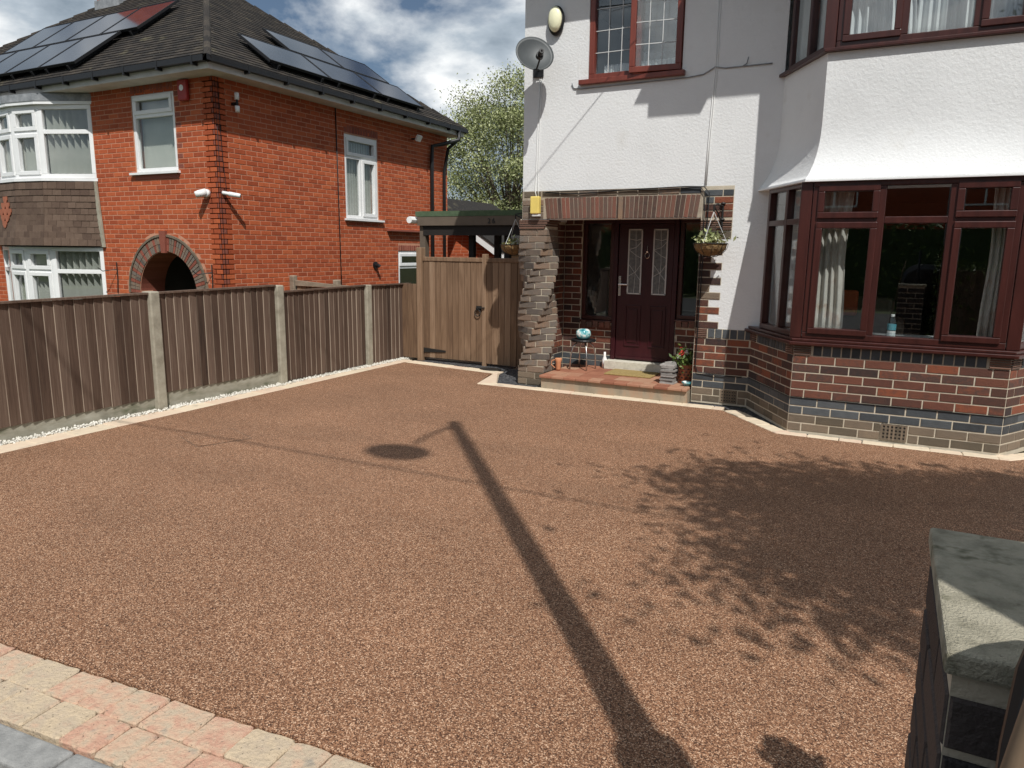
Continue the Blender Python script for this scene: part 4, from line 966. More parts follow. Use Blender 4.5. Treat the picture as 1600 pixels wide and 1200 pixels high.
# ================================================================== SOLAR PANELS
def solar(a, u, up, u0, u1, s0, s1, label, group):
    u, n = Vector(u), None
    n = u.cross(up).normalized(); n = n if n.z > 0 else -n
    t = thing('solar_panel', label, 'solar panel', tuple(a+u*((u0+u1)/2)+up*s0+n*.06), group)
    def P(x, s, d): return a+u*x+up*s+n*d
    def slab(x0, x1, q0, q1, d0, d1): 
        return [P(x0, q0, d0), P(x1, q0, d0), P(x1, q1, d0), P(x0, q1, d0), P(x0, q0, d1), P(x1, q0, d1), P(x1, q1, d1), P(x0, q1, d1)], [(3, 2, 1, 0), (4, 5, 6, 7), (0, 1, 5, 4), (1, 2, 6, 5), (2, 3, 7, 6), (3, 0, 4, 7)]
    fr = MB()
    for q in ((u0, u1, s0, s0+.02), (u0, u1, s1-.02, s1), (u0, u0+.02, s0+.02, s1-.02), (u1-.02, u1, s0+.02, s1-.02)): fr.add(*slab(*q, .10, .14))
    fr.build('panel_frame', 'panel_frame', t)
    MB().add(*slab(u0+.02, u1-.02, s0+.02, s1-.02, .105, .135)).build('cell_glass', 'panel', t)
    [MB().add(*slab(x-.02, x+.02, s0-.03, s1-.1, .02, .10)).build('mounting_rail', 'panel_frame', t) for x in (u0+.2, u1-.2)]
for k, w_ in enumerate(('at the end by the front hip', 'between two others of its row', 'at the end by the downpipes')):
    solar(EA, (0, 1, 0), su, 1.32+k*1.42, 2.72+k*1.42, .26, 1.08, 'solar panel in the side roof lower row, ' + w_, 'solar panels on the side roof')
for k, w_ in enumerate(('by the front hip', 'by the rear hip')):
    solar(EA, (0, 1, 0), su, 2.50+k*1.42, 3.90+k*1.42, 1.12, 1.88, 'solar panel in the upper row of the side roof, ' + w_, 'solar panels on the side roof')
WHO = ('first from the bare tiles', 'second from the bare tiles', 'third from the bare tiles', 'farthest from the bare tiles')
for k in range(4):
    solar(EC, (1, 0, 0), fu, 7.45-(k+1)*1.0+.01, 7.45-k*1.0, .30, 1.40, 'blue solar panel above the front gutter, ' + WHO[k], 'solar panels on the front roof')
for k in range(4):
    solar(EC, (1, 0, 0), fu, 7.85-(k+1)*1.0+.01, 7.85-k*1.0, 1.43, 2.53, 'blue solar panel in the row near the chimney, ' + WHO[k], 'solar panels on the front roof')

# ================================================================== FITTINGS ON THE RED HOUSE
def cctv(label, mount, head_c, direction, r, L):
    t = thing('security_camera', label, 'camera', mount)
    d = Vector(direction).normalized(); h = Vector(head_c); m_ = Vector(mount)
    MB().tube([m_, m_+(h-m_)*.6, h], .028, 10).build('mount', 'white_plastic', t, smooth=True)
    MB().tube([h-d*L*.5, h+d*L*.35, h+d*L*.5], r, 14, r*.9).build('camera_body', 'white_plastic', t, smooth=True)
    MB().tube([h+d*L*.5, h+d*(L*.5+.004)], r*.7, 14).build('lens', 'black', t)
    return t
cctv('white bullet camera on the brick wall corner, pointing along the side wall', (RXX+.01, 8.06, 2.41), (RXX+.16, 8.16, 2.38), (.75, .6, -.15), .035, .17)
t = thing('security_camera', 'white domed camera on the front wall beside the brick corner', 'camera', (-9.42, RYY, 2.40))
MB().tube([(-9.42, RYY-.011, 2.40), (-9.42, RYY-.07, 2.40)], .06, 16).build('mount', 'white_plastic', t, smooth=True)
MB().tube([(-9.42, RYY-.05, 2.41), (-9.46, RYY-.15, 2.385), (-9.49, RYY-.19, 2.37)], .062, 14, .045).build('camera_body', 'white_plastic', t, smooth=True)
t = thing('flood_light', 'twin white spot lamp on a black bracket high on the brick side wall', 'light', (RXX, 8.36, 3.75))
MB().box(RXX+.008, RXX+.12, 8.33, 8.37, 3.72, 3.76).build('bracket', 'black', t)
for z0, z1 in ((3.80, 3.90), (3.62, 3.71)): MB().tube([(RXX+.10, 8.36, z0), (RXX+.10, 8.36, z1)], .035, 12).build('lamp', 'white_plastic', t, smooth=True)
MB().tube([(RXX+.10, 8.36, 3.70), (RXX+.10, 8.36, 3.81)], .018, 8).build('stem', 'black', t)
t = thing('flood_light', 'small square flood lamp under the eaves near the downpipes', 'light', (RXX, 13.06, 3.88))
MB().tube([(RXX+.005, 13.06, 3.86), (RXX+.14, 13.06, 3.86)], .018, 8).build('bracket', 'black', t)
MB().extrude([(RXX+.14, 12.98, 3.83), (RXX+.14, 13.14, 3.83), (RXX+.20, 13.14, 3.93), (RXX+.20, 12.98, 3.93)], (.03, 0, -.03)).build('lamp', 'white_plastic', t)
t = thing('alarm_box', 'red alarm box high on the brick front wall under the soffit', 'alarm', (-9.78, RYY, 3.93))
bevel(MB().box(-9.88, -9.68, RYY-.075, RYY-.011, 3.77, 4.07).build('case', 'red_plastic', t), .02, 3)
MB().lathe([(.045, 0), (.045, .004)], (0, 0, 0), 16).build('emblem', 'white_plastic', t).matrix_basis = Matrix.Translation((-9.78, RYY-.076, 3.95)) @ Matrix.Rotation(math.pi/2, 4, 'X')
cable('wall_cable', 'black cable down the brick corner to the camera', [(RXX+.017, 8.09, 4.08), (RXX+.017, 8.085, 3.4), (RXX+.018, 8.10, 2.9), (RXX+.02, 8.13, 2.5), (RXX+.03, 8.10, 2.42)], .0045)
cable('wall_cable', 'thin black cable running the full height of the brick corner', [(RXX+.015, 8.035, 4.08), (RXX+.015, 8.03, 2.5), (RXX+.015, 8.045, .1)], .0035)
t = cable('wall_cable', 'black cable with a junction down the middle of the brick side wall', [(RXX+.017, 10.69, 4.08), (RXX+.017, 10.70, 2.5), (RXX+.017, 10.715, .1)], .010)
for x, w_ in ((-11.75, 'between the bow window and the arch'), (-9.43, 'between the arch and the brick corner')):
    t = thing('basket_bracket', 'empty black iron bracket ' + w_, 'bracket', (x, RYY, 1.2), 'empty brackets either side of the arch')
    MB().tube([(x, RYY-.02, 1.32), (x, RYY-.02, 1.05), (x-.03, RYY-.02, .80)], .009, 6).build('back_plate', 'black_iron', t); MB().tube([(x, RYY-.02, 1.2), (x-.12, RYY-.20, 1.17), (x-.15, RYY-.26, 1.23)], .008, 6).build('arm', 'black_iron', t)
# vertical blinds behind the panes
def blind(label, o, u, a0, a1, z0, z1, n, back, tw=.5, group=None):
    t = thing('vertical_blind', label, 'blind', (o[0]+u[0]*(a0+a1)/2, o[1]+u[1]*(a0+a1)/2, z0), group); nn = (u[1], -u[0])
    for k in range(n):
        a = a0+(k+.5)*(a1-a0)/n; w_ = (a1-a0)/n*.55; ca, sa = math.cos(tw)*w_, math.sin(tw)*w_
        pts = []
        for s_ in (-1, 1): pts.append((o[0]+u[0]*(a+s_*ca)-nn[0]*(back+s_*sa), o[1]+u[1]*(a+s_*ca)-nn[1]*(back+s_*sa)))
        MB().extrude([(*pts[0], z0), (*pts[1], z0), (*pts[1], z1), (*pts[0], z1)], (-nn[0]*.003, -nn[1]*.003, 0)).build('slat', 'blind', t)
blind('closed cream vertical blind in the single upper window of the brick front', (0, RYY), UX, RW[0]+.05, RW[1]-.05, RW[2]+.07, RW[3]-.05, 13, .14, .12)
blind('closed cream vertical blind in the upper window of the plain brick side wall', (RXX, 0), UY, SW1[0]+.05, SW1[1]-.05, SW1[2]+.07, SW1[3]-.05, 12, .14, .15)
for i in range(4):
    P, Q = J[i+1], J[i]; u, L = facet(P, Q); nw = ('wide', 'narrow')[i in (1, 2)]
    where = ('in the wide light beside the arch', 'in the opener nearer the arch', 'in the opener farther from the arch', 'in the wide light farthest from the arch')[i]
    blind('open vertical blind in the upstairs bow window, ' + where, P, u, .06, L-.06, 2.80, 3.85, 7 if i in (0, 3) else 5, .13, 1.22)
    blind('open vertical blind in the downstairs bow window, ' + where, P, u, .06, L-.06, .0, 1.50, 7 if i in (0, 3) else 5, .13, 1.22)

# ================================================================== FITTINGS ON THE WHITE HOUSE
# satellite dish
dc = Vector((-3.62, 7.42, 3.655)); dn = Vector((.60, -.68, .40)).normalized()
t = thing('satellite_dish', 'grey satellite dish on the corner of the white wall', 'satellite dish', (-3.75, WY, 3.6))
dx = Vector((0, 0, 1)).cross(dn).normalized(); dy = dn.cross(dx)
db = MB(); nr, na = 7, 36
rows = []
for back in (0, .006):
    for i in range(nr+1):
        q = i/nr
        for k in range(na):
            a = 2*math.pi*k/na; p = dc+dx*(.210*q*math.cos(a))+dy*(.205*q*math.sin(a))+dn*(.055*q*q-.03-back); db.v.append(tuple(p))
off = (nr+1)*na
for i in range(nr):
    for k in range(na):
        k2 = (k+1) % na
        db.f.append((i*na+k, i*na+k2, (i+1)*na+k2, (i+1)*na+k)); db.f.append((off+i*na+k2, off+i*na+k, off+(i+1)*na+k, off+(i+1)*na+k2))
for k in range(na): db.f.append((nr*na+k, nr*na+(k+1) % na, off+nr*na+(k+1) % na, off+nr*na+k))
db.build('reflector', 'dish', t, smooth=True)
lnb = dc+dn*.26-dy*.14
MB().tube([dc-dy*.195+dn*.02, dc-dy*.18+dn*.14, lnb], .010, 8).build('feed_arm', 'black', t)
MB().tube([lnb-dn*.01, lnb+dn*-.07], .028, 10).tube([lnb-dn*.07, lnb-dn*.11], .04, 12).build('feed_horn', 'black', t)
MB().tube([dc-dn*.04, dc-dn*.10, (-3.72, WY-.01, 3.58)], .018, 8).box(-3.78, -3.66, WY-.02, WY-.001, 3.50, 3.66).build('wall_mount', 'black', t)
# oval wall lamp
t = thing('wall_lamp', 'oval cream bulkhead lamp with dark rim on the white wall', 'lamp', (-3.51, WY, 4.06))
MB().lathe([(.085, 0), (.097, .02), (.092, .045)], (0, 0, 0), 24, 1, 1.6).build('rim', 'black', t, smooth=True).matrix_basis = Matrix.Translation((-3.51, WY-.001, 4.06)) @ Matrix.Rotation(math.pi/2, 4, 'X')
MB().lathe([(.080, .044), (.077, .07), (.053, .09), (.01, .098)], (0, 0, 0), 24, 1, 1.65).build('diffuser', 'cream_plastic', t, smooth=True).matrix_basis = Matrix.Translation((-3.51, WY-.001, 4.068)) @ Matrix.Rotation(math.pi/2, 4, 'X')
# yellow alarm box
t = thing('junction_box', 'faded yellow plastic box on the brickwork above the twisted pillar', 'box', (-3.70, WY, 2.09))
bevel(MB().box(-3.765, -3.655, WY-.085, WY-.016, 2.01, 2.205).build('cover', 'yellow_plastic', t), .012, 3); MB().box(-3.745, -3.66, WY-.07, WY-.016, 1.985, 2.009).build('base', 'white_plastic', t)
# cables on the wall
def wall_cable(label, pts, r=.006, m='white_plastic'):
    return cable('wall_cable', label, [(x, WY-d, z) for x, z, d in pts], r, m)
wall_cable('pale cable from the satellite dish down to the yellow box', [(-3.70, 3.5, .006), (-3.72, 3.0, .006), (-3.73, 2.5, .006), (-3.735, 2.26, .01), (-3.71, 2.2, .03)], .005)
wall_cable('second pale cable below the satellite dish', [(-3.68, 3.5, .006), (-3.695, 3.0, .006), (-3.705, 2.5, .006), (-3.70, 2.28, .01), (-3.69, 2.21, .02)], .004)
wall_cable('pale cable down the white wall right of the leaded window', [(-1.775, 4.7, .006), (-1.765, 3.42, .006), (-1.79, 2.7, .006), (-1.80, 2.275, .008)], .005)
wall_cable('pale cable paired with the one right of the leaded window', [(-1.755, 4.7, .006), (-1.745, 3.42, .006), (-1.772, 2.7, .006), (-1.785, 2.275, .008)], .004)
wall_cable('thin grey wire sagging under the leaded window to the bay', [(-3.31, 3.40, .012), (-3.29, 3.35, .008), (-3.20, 3.335, .008), (-2.05, 3.345, .008), (-1.88, 3.36, .008), (-1.765, 3.42, .008), (-1.66, 3.40, .008), (-1.45, 3.40, .008), (-1.22, 3.40, .008)], .006, 'lead_flash')
wall_cable('short hooked wire end beside the upper bay', [(-1.50, 3.40, .010), (-1.46, 3.42, .012), (-1.445, 3.48, .02)], .005, 'lead_flash')
wall_cable('bunch of black cables along the top of the brick lintel', [(-3.63, 2.245, .02), (-3.2, 2.225, .022), (-2.6, 2.255, .022), (-2.0, 2.27, .022), (-1.80, 2.262, .03), (-1.745, 2.20, .03), (-1.75, 1.9, .03), (-1.775, 1.5, .03), (-1.785, .8, .022), (-1.79, .40, .022), (-1.76, .335, .022), (-1.6, .318, .022), (-1.30, .318, .022)], .006, 'black')
wall_cable('black cable looped along the lintel to the basket bracket', [(-3.60, 2.25, .024), (-3.0, 2.26, .024), (-2.3, 2.245, .024), (-1.84, 2.262, .024), (-1.79, 2.2, .024), (-1.785, 1.9, .024), (-1.80, 1.4, .024), (-1.805, .75, .018)], .005, 'black')
# hanging baskets
def basket(label, c, mount, wallpt, plant, seed):
    c = Vector(c); t = thing('hanging_basket', label, 'basket', tuple(c), None)
    rs = np.random.RandomState(seed); r = .165
    bm_ = MB(); nrr, naa = 7, 22
    for i in range(nrr+1):
        q = i/nrr*math.pi/2
        for k in range(naa):
            a = 2*math.pi*k/naa; j = 1+rs.uniform(-.05, .05); bm_.v.append((c.x+r*math.cos(q)*math.cos(a)*j, c.y+r*math.cos(q)*math.sin(a)*j, c.z-.125*math.sin(q)))
    for i in range(nrr):
        for k in range(naa): bm_.f.append((i*naa+k, (i+1)*naa+k, (i+1)*naa+(k+1) % naa, i*naa+(k+1) % naa))
    bm_.f.append(tuple(range(naa))); bm_.build('liner', 'coir', t)
    wm = MB(); wm.tube([(c.x+(r+.004)*math.cos(a), c.y+(r+.004)*math.sin(a), c.z+.002) for a in np.linspace(0, 2*math.pi, 25)], .004, 5)
    for a in np.linspace(0, 2*math.pi, 11)[:-1]: wm.tube([(c.x+(r+.012)*math.cos(q)*math.cos(a), c.y+(r+.012)*math.cos(q)*math.sin(a), c.z-.135*math.sin(q)) for q in np.linspace(0, 1.5, 6)], .0025, 4)
    wm.build('wire_frame', 'black_iron', t)
    hk = Vector(mount); cm = MB()
    for a in (.3, 2.4, 4.5): cm.tube([(c.x+r*math.cos(a), c.y+r*math.sin(a), c.z), hk], .003, 4)
    cm.build('chains', 'lead', t)
    wp = Vector(wallpt); bk = MB(); bk.tube([wp+Vector((0, 0, .10)), wp-Vector((0, 0, .18))], .010, 6); bk.tube([wp+Vector((0, 0, .06)), wp.lerp(hk, .6)+Vector((0, 0, .075)), hk+Vector((0, 0, .06)), hk], .009, 6); bk.tube([wp-Vector((0, 0, .15)), wp.lerp(hk, .45)-Vector((0, 0, .02)), hk+Vector((0, 0, .05))], .008, 6)
    for sgn in (-.07, .09): bk.lathe([(.018, -.012), (.026, 0), (.018, .012)], tuple(wp+Vector((0, 0, sgn))), 8)
    bk.build('bracket', 'black_iron', t)
    n = 260 if plant else 60
    p = rs.normal(size=(n, 3))*np.array([.07, .07, .035])+np.array([c.x, c.y, c.z+.035]); leaves('plant', p, .028, 'leaf_pale', t, seed=seed)
    if plant:
        for k in range(14):
            a = rs.uniform(0, 6.28); MB().tube([(c.x-.03, c.y, c.z), (c.x-.03+.04*math.cos(a), c.y+.04*math.sin(a), c.z+.09), (c.x-.03+.09*math.cos(a), c.y+.09*math.sin(a), c.z+rs.uniform(.06, .13))], .004, 4, .001).build('spiky_leaf', 'leaf_pale', t)
basket('coir hanging basket with spiky plant on the right of the porch', (-1.655, 7.50, 1.685), (-1.64, 7.50, 2.0), (-1.60, WY-.02, 2.0), True, 3)
basket('dry coir hanging basket beyond the twisted pillar over the gate', (-4.27, 8.25, 1.665), (-4.25, 8.25, 1.98), (-3.92, 8.22, 1.98), False, 5)

# things on the porch step (top at .16)
SZ = .16
t = thing('plant_stool', 'steel legged stool with black round top beside the front door', 'stool', (-3.30, 8.27, SZ))
for k in range(4):
    a = R(38+k*90); ex, ey = math.cos(a), math.sin(a)
    MB().tube([(-3.30+.165*ex, 8.27+.165*ey, SZ), (-3.30+.158*ex, 8.27+.158*ey, SZ+.16), (-3.30+.13*ex, 8.27+.13*ey, SZ+.28), (-3.30+.06*ex, 8.27+.06*ey, SZ+.345)], .0095, 8).build('leg', 'steel', t, smooth=True)
MB().lathe([(.06, .33), (.15, .345), (.155, .36), (.15, .372)], (-3.30, 8.27, SZ), 26).build('seat', 'black', t)
t = tag(MB().lathe([(.05, 0), (.082, .02), (.095, .06), (.088, .10), (.06, .125), (.03, .13)], (-3.295, 8.25, SZ+.373), 22).build('ceramic_globe', 'globe', None, smooth=True), 'white and turquoise glazed pot standing on the black stool', 'pot')
t = thing('small_jug', 'small orange terracotta jug at the foot of the twisted pillar', 'jug', (-3.52, 8.02, SZ))
MB().lathe([(.026, 0), (.030, .02), (.034, .10), (.045, .14), (.04, .15)], (-3.52, 8.02, SZ), 16).build('body', 'terracotta', t, smooth=True)
MB().tube([(-3.55, 8.0, SZ+.13), (-3.59, 7.985, SZ+.12), (-3.60, 7.98, SZ+.07), (-3.555, 8.0, SZ+.03)], .007, 6).build('handle', 'terracotta', t)
t = thing('glass_lantern', 'narrow pale glass bottle behind the stool legs', 'bottle', (-3.10, 8.50, SZ))
MB().lathe([(.03, 0), (.032, .10), (.014, .15), (.014, .20)], (-3.10, 8.50, SZ), 12).build('body', 'white_plastic', t, smooth=True)
sk_ = thing('slate_stack', 'neat stack of grey slate pieces on the porch step', 'slates', (-2.10, 7.86, SZ)); rs = np.random.RandomState(8)
for k in range(11):
    w_, d_ = rs.uniform(.070, .085), rs.uniform(.06, .075); ox, oy = rs.uniform(-.008, .008, 2); z = SZ+k*.0195; a = rs.uniform(-.08, .08)
    pts = [(-w_, -d_), (w_*rs.uniform(.9, 1), -d_*rs.uniform(.9, 1)), (w_, d_*.6), (w_*.7, d_), (-w_*rs.uniform(.85, 1), d_)]
    o = MB().prism([(-2.11+ox+x*math.cos(a)-y*math.sin(a), 7.865+oy+x*math.sin(a)+y*math.cos(a)) for x, y in pts], z, z+.0175).build('slate', 'slate_stack', sk_)
MB().prism([(-2.15, 7.83), (-2.05, 7.84), (-2.03, 7.89), (-2.10, 7.91)], SZ+.2145, SZ+.24).build('slate', 'slate_stack', sk_)
t = thing('flower_pot', 'copper glazed plant pot with red and white flowers beside the slate stack', 'plant pot', (-1.945, 7.98, SZ))
MB().lathe([(.078, 0), (.085, .01), (.088, .19), (.095, .20), (.095, .215), (.08, .215), (.078, .19)], (-1.945, 7.98, SZ), 26).build('pot', 'copper', t, smooth=True)
for r_ in range(5):
    for k in range(12):
        a = 2*math.pi*(k+.5*(r_ % 2))/12; MB().lathe([(.011, 0), (.011, .002)], (0, 0, 0), 8, 1.3, .6).build('slot', 'black', t).matrix_basis = Matrix.Translation((-1.945+.0868*math.cos(a), 7.98+.0868*math.sin(a), SZ+.035+r_*.033)) @ Matrix.Rotation(a+math.pi/2, 4, 'Z') @ Matrix.Rotation(math.pi/2, 4, 'X')
rs = np.random.RandomState(12)
leaves('foliage', rs.normal(size=(420, 3))*np.array([.055, .055, .05])+np.array([-1.96, 7.96, SZ+.28]), .026, 'leaf', t, seed=2)
leaves('red_flowers', rs.normal(size=(50, 3))*np.array([.02, .02, .02])+np.array([-1.985, 7.92, SZ+.345]), .02, 'petal_red', t, seed=3)
leaves('white_flowers', np.concatenate([rs.normal(size=(26, 3))*.012+np.array([-1.93, 7.92, SZ+.345]), rs.normal(size=(26, 3))*.012+np.array([-2.02, 7.91, SZ+.30])]), .018, 'petal_white', t, seed=4)
tag(MB().lathe([(.03, 0), (.055, .03), (.06, .045), (.05, .045), (.03, .012)], (-1.885, 7.80, SZ), 18).build('saucer', 'globe', None, smooth=True), 'small blue bowl at the end of the porch step', 'bowl')
tag(bevel(MB().box(-2.93, -2.36, 8.02, 8.40, SZ+.0005, SZ+.018).build('door_mat', 'mat'), .006), 'worn tan coir mat lying before the dark red door', 'door mat')

# inside the bay windows
def curtain(label, p, q, z0, z1, m, folds, amp, gather=0, group=None):
    p, q = Vector(p), Vector(q); d = (q-p); L = d.length; d.normalize(); n = Vector((d.y, -d.x)); mb = MB(); nx_, nz_ = folds*8, 8
    for j in range(nz_+1):
        z = z0+(z1-z0)*j/nz_; sq = 1-gather*math.sin(math.pi*min(1, max(0, (1-j/nz_)*1.15)))**2
        for i in range(nx_+1):
            x = L*i/nx_*sq; o = amp*math.sin(i/8*2*math.pi+.6*math.sin(i*.37)); mb.v.append((p.x+d.x*x+n.x*o, p.y+d.y*x+n.y*o, z))
    for j in range(nz_):
        for i in range(nx_): mb.f.append((j*(nx_+1)+i, j*(nx_+1)+i+1, (j+1)*(nx_+1)+i+1, (j+1)*(nx_+1)+i))
    o = mb.build('curtain', m, None, smooth=True); so_ = o.modifiers.new('thick', 'SOLIDIFY'); so_.thickness = .004
    return tag(o, label, 'curtain', group)
curtain('cream patterned curtain tied back at the left end of the lower bay window', (-.60, 7.10), (-.36, 7.06), .87, 2.18, 'curtain', 4, .020, .12)
curtain('cream patterned curtain tied back at the right end of the lower bay window', (.84, 7.10), (.66, 7.06), .87, 2.18, 'curtain', 4, .020, .12)
curtain('white net curtain behind the angled pane of the lower bay window', (-.98, 7.66), (-.66, 7.16), .90, 2.18, 'net', 6, .02)
curtain('white net curtain behind the angled pane of the upper bay window', (-1.0, 7.72), (-.66, 7.24), 3.31, 4.5, 'net', 7, .02)
curtain('white drape behind the upper bay pane next to the angled side', (-.60, 7.28), (-.02, 7.24), 3.31, 4.5, 'net', 9, .03, .1)
curtain('white drape gathered in the middle of the upper bay window', (-.02, 7.26), (.50, 7.26), 3.31, 4.5, 'net', 8, .035, .05)
curtain('white drape at the far end of the upper bay window', (.50, 7.27), (.98, 7.27), 3.31, 4.5, 'net', 7, .03)
curtain('lilac white net behind the leaded window panes', (-3.05, 8.02), (-2.2, 8.02), 3.42, 3.62, 'net', 12, .012)
tag(bevel(MB().prism([(-.62, 6.955), (.80, 6.955), (1.22, 7.72), (-1.04, 7.72)], .835, .862).build('window_board', 'white_pvc'), .005), 'white window board inside the lower bay window', 'window board')
t = thing('water_bottle', 'clear plastic water bottle standing on the window board', 'bottle', (.035, 7.02, .8625))
MB().lathe([(.030, 0), (.034, .01), (.034, .07), (.031, .085), (.034, .10), (.034, .15), (.026, .185), (.013, .205), (.013, .215)], (.035, 7.02, .8625), 18).build('body', 'bottle', t, smooth=True)
MB().lathe([(.0348, .098), (.0348, .148)], (.035, 7.02, .8625), 18).build('label_band', 'water', t); MB().lathe([(.015, .214), (.015, .232)], (.035, 7.02, .8625), 12).build('cap', 'white_plastic', t)
MB().lathe([(.033, .004), (.033, .09)], (.035, 7.02, .8625), 14).build('fill', 'white_plastic', t)
tag(bevel(MB().box(-.52, -.38, 6.97, 7.02, .8625, .878).build('remote', 'white_plastic'), .004), 'small white remote lying on the window board near the curtain', 'remote')
t = thing('armchair', 'dim armchair with a red throw inside the bay room', 'armchair', (-.35, 8.3, .12))
bevel(MB().box(-.75, .05, 8.0, 8.8, .12, .75).box(-.75, .05, 8.6, 8.85, .75, 1.15).box(-.85, -.70, 8.0, 8.8, .12, .95).box(0, .15, 8.0, 8.8, .12, .95).build('frame', 'fascia', t), .06, 3)
bevel(MB().box(-.62, -.30, 8.52, 8.60, .95, 1.22).build('throw', 'orange_cloth', t), .03, 3)

# ================================================================== CARPORT, GARAGE, NEIGHBOUR'S GATE
t = thing('carport', 'flat roofed timber carport with green felt edge and brown fascia behind the gate', 'carport', (-5.2, 11, 0)); CY = 9.1
MB().box(-6.36, -4.0, CY, 14.0, 2.07, 2.145).build('roof', 'felt', t)
MB().box(-6.33, -4.0, CY+.005, CY+.035, 1.94, 2.069).build('fascia', 'fascia', t); MB().box(-6.30, -6.26, CY+.04, 13.9, 1.9, 2.068).build('fascia', 'fascia', t)
for k in range(6): MB().box(-6.25, -4.0, CY+.3+k*.75, CY+.35+k*.75, 1.90, 2.068).build('joist', 'dark_timber', t)
MB().box(-6.25, -4.0, CY+.04, CY+.10, 1.80, 1.94).build('beam', 'dark_timber', t)
for x, y in ((-6.27, 9.2), (-6.27, 11.5), (-6.27, 13.8), (-4.05, 13.8)): MB().box(x-.05, x+.05, y-.05, y+.05, -.03, 2.066).build('post', 'fascia' if y < 9.5 else 'dark_timber', t)
for x in (-5.52, -4.93): MB().box(x-.04, x+.04, CY+.2, CY+.28, -.03, 1.93).build('post', 'dark_timber', t)
MB().tube([(-6.40, 9.0, 2.02), (-6.40, 13.9, 2.0)], .05, 8).build('gutter', 'white_plastic', t)
for ch_, x0 in (('2', -5.13), ('6', -5.06)):
    cu = bpy.data.curves.new('numeral', 'FONT'); cu.body = ch_; cu.size = .10; cu.extrude = .003
    to = bpy.data.objects.new('numeral', cu); COL.objects.link(to); to.matrix_basis = Matrix.Translation((x0, CY-.002, 1.965)) @ Matrix.Rotation(math.pi/2, 4, 'X')
    dg = bpy.context.evaluated_depsgraph_get(); me = bpy.data.meshes.new_from_object(to.evaluated_get(dg)); me.materials.clear(); me.materials.append(M['black'])
    link('numeral', me, t, to.matrix_basis.copy()); bpy.data.objects.remove(to)
t = thing('garage', 'small brick outbuilding with sloping roof and white bargeboard beyond the carport', 'garage', (-10.2, 16, -.8))
MB().add([(-12.5, 16, -.8), (-8.75, 16, -.8), (-8.75, 16, 1.5), (-10.6, 16, 2.65), (-12.5, 16, 1.5), (-12.5, 19, -.8), (-8.75, 19, -.8), (-8.75, 19, 1.5), (-10.6, 19, 2.65), (-12.5, 19, 1.5)], [(0, 1, 2, 3, 4), (1, 6, 7, 2), (5, 9, 8, 7, 6), (0, 4, 9, 5)]).build('wall', 'mortar_pink', t)
gbk = []
for c in range(40):
    z = .2+(c+.5)*CO
    if z > 2.55: break
    w0 = -12.45 if z < 1.5 else -12.5+(z-1.5)/1.15*1.9; w1 = -8.76 if z < 1.5 else -8.75-(z-1.5)/1.15*1.85
    brick_wall(gbk, (w0, 16), UX, max(.05, w1-w0), .2+c*CO, 1, lambda c_, a: 'b_red', t, first=c, joint=.012, d=.004)
flush(gbk, t, 'garage_brickwork', 120)
for (p, q) in (((-8.45, 1.31), (-10.6, 2.66)), ((-12.8, 1.31), (-10.6, 2.66))):
    MB().extrude([(p[0], 15.8, p[1]), (q[0], 15.8, q[1]), (q[0], 15.8, q[1]+.20), (p[0], 15.8, p[1]+.20)], (0, .04, 0)).build('bargeboard', 'white_pvc', t)
    MB().extrude([(p[0], 15.78, p[1]+.2), (q[0], 15.78, q[1]+.2), (q[0], 19.1, q[1]+.2), (p[0], 19.1, p[1]+.2)], (0, 0, .06)).build('roof', 'roof_tile', t)
t = thing('neighbour_gate', 'grey weathered timber gate with rounded post tops against the brick side wall', 'gate', (-7.9, 9.4, -.8))
for x, top in ((-9.12, 1.13), (-8.16, 1.08), (-7.2, 1.0)):
    o = MB().box(x-.05, x+.05, 9.35, 9.45, -.8, top).build('post', 'old_wood', t); bevel(o, .015, 3)
MB().extrude([(-9.05, 9.37, .96), (-8.2, 9.37, .95), (-8.2, 9.37, 1.0), (-9.05, 9.37, 1.05)], (0, .05, 0)).build('top_rail', 'old_wood', t)
MB().extrude([(-8.12, 9.37, .94), (-6.5, 9.37, .90), (-6.5, 9.37, .95), (-8.12, 9.37, 1.0)], (0, .05, 0)).build('top_rail', 'old_wood', t)
for k in range(24): MB().box(-9.04+k*.106, -8.94+k*.106, 9.40, 9.418, -.7, .955-(k*.0018)).build('board', 'gate_wood', t)

# ================================================================== FRONT PIER AND BARROW
t = thing('gate_pier', 'dark brick gate pier with mossy concrete coping stone', 'pier', (.28, 1.16, 0))
PX0, PX1, PY0, PY1 = .10, .45, .905, 1.315
MB().box(PX0+.004, PX1-.004, PY0+.004, PY1-.004, -.05, 1.128).build('mortar_core', 'mortar', t)
pc = t.children[0]; pbk = []
for c in range(14):
    z = .03+(c+.5)*CO
    if z > 1.10: break
    for o, u, L in (((PX0, PY0+.004), UX, .35), ((PX1-.004, PY0), UY, .41), ((PX1, PY1-.004), (-1, 0), .35), ((PX0+.004, PY1), (0, -1), .41)):
        sp_ = L*(.66 if c % 2 else .34)
        for a, b in ((0, sp_), (sp_, L)): rec(pbk, 'brick', b-a-.010, CO-.012, .005, 'b_dark', basis_on(o, u, (a+b)/2, z), pc)
flush(pbk, t, 'pier_brickwork', 150)
cp = MB(); cp.box(PX0-.006, PX1+.02, PY0-.008, PY1+.015, 1.129, 1.158); co_ = cp.build('coping', 'cap_stone', t); bevel(co_, .005, 2)
t = thing('wheelbarrow', 'black wheelbarrow stood on end against the gate pier', 'wheelbarrow', (.5, .86, 0))
tr = MB(); prof = [(0, .10), (0, 1.12), (.004, 1.20), (.018, 1.27), (.06, 1.34), (.12, 1.39), (.2, 1.42), (.50, 1.42), (.58, 1.38), (.62, 1.25), (.62, .10)]
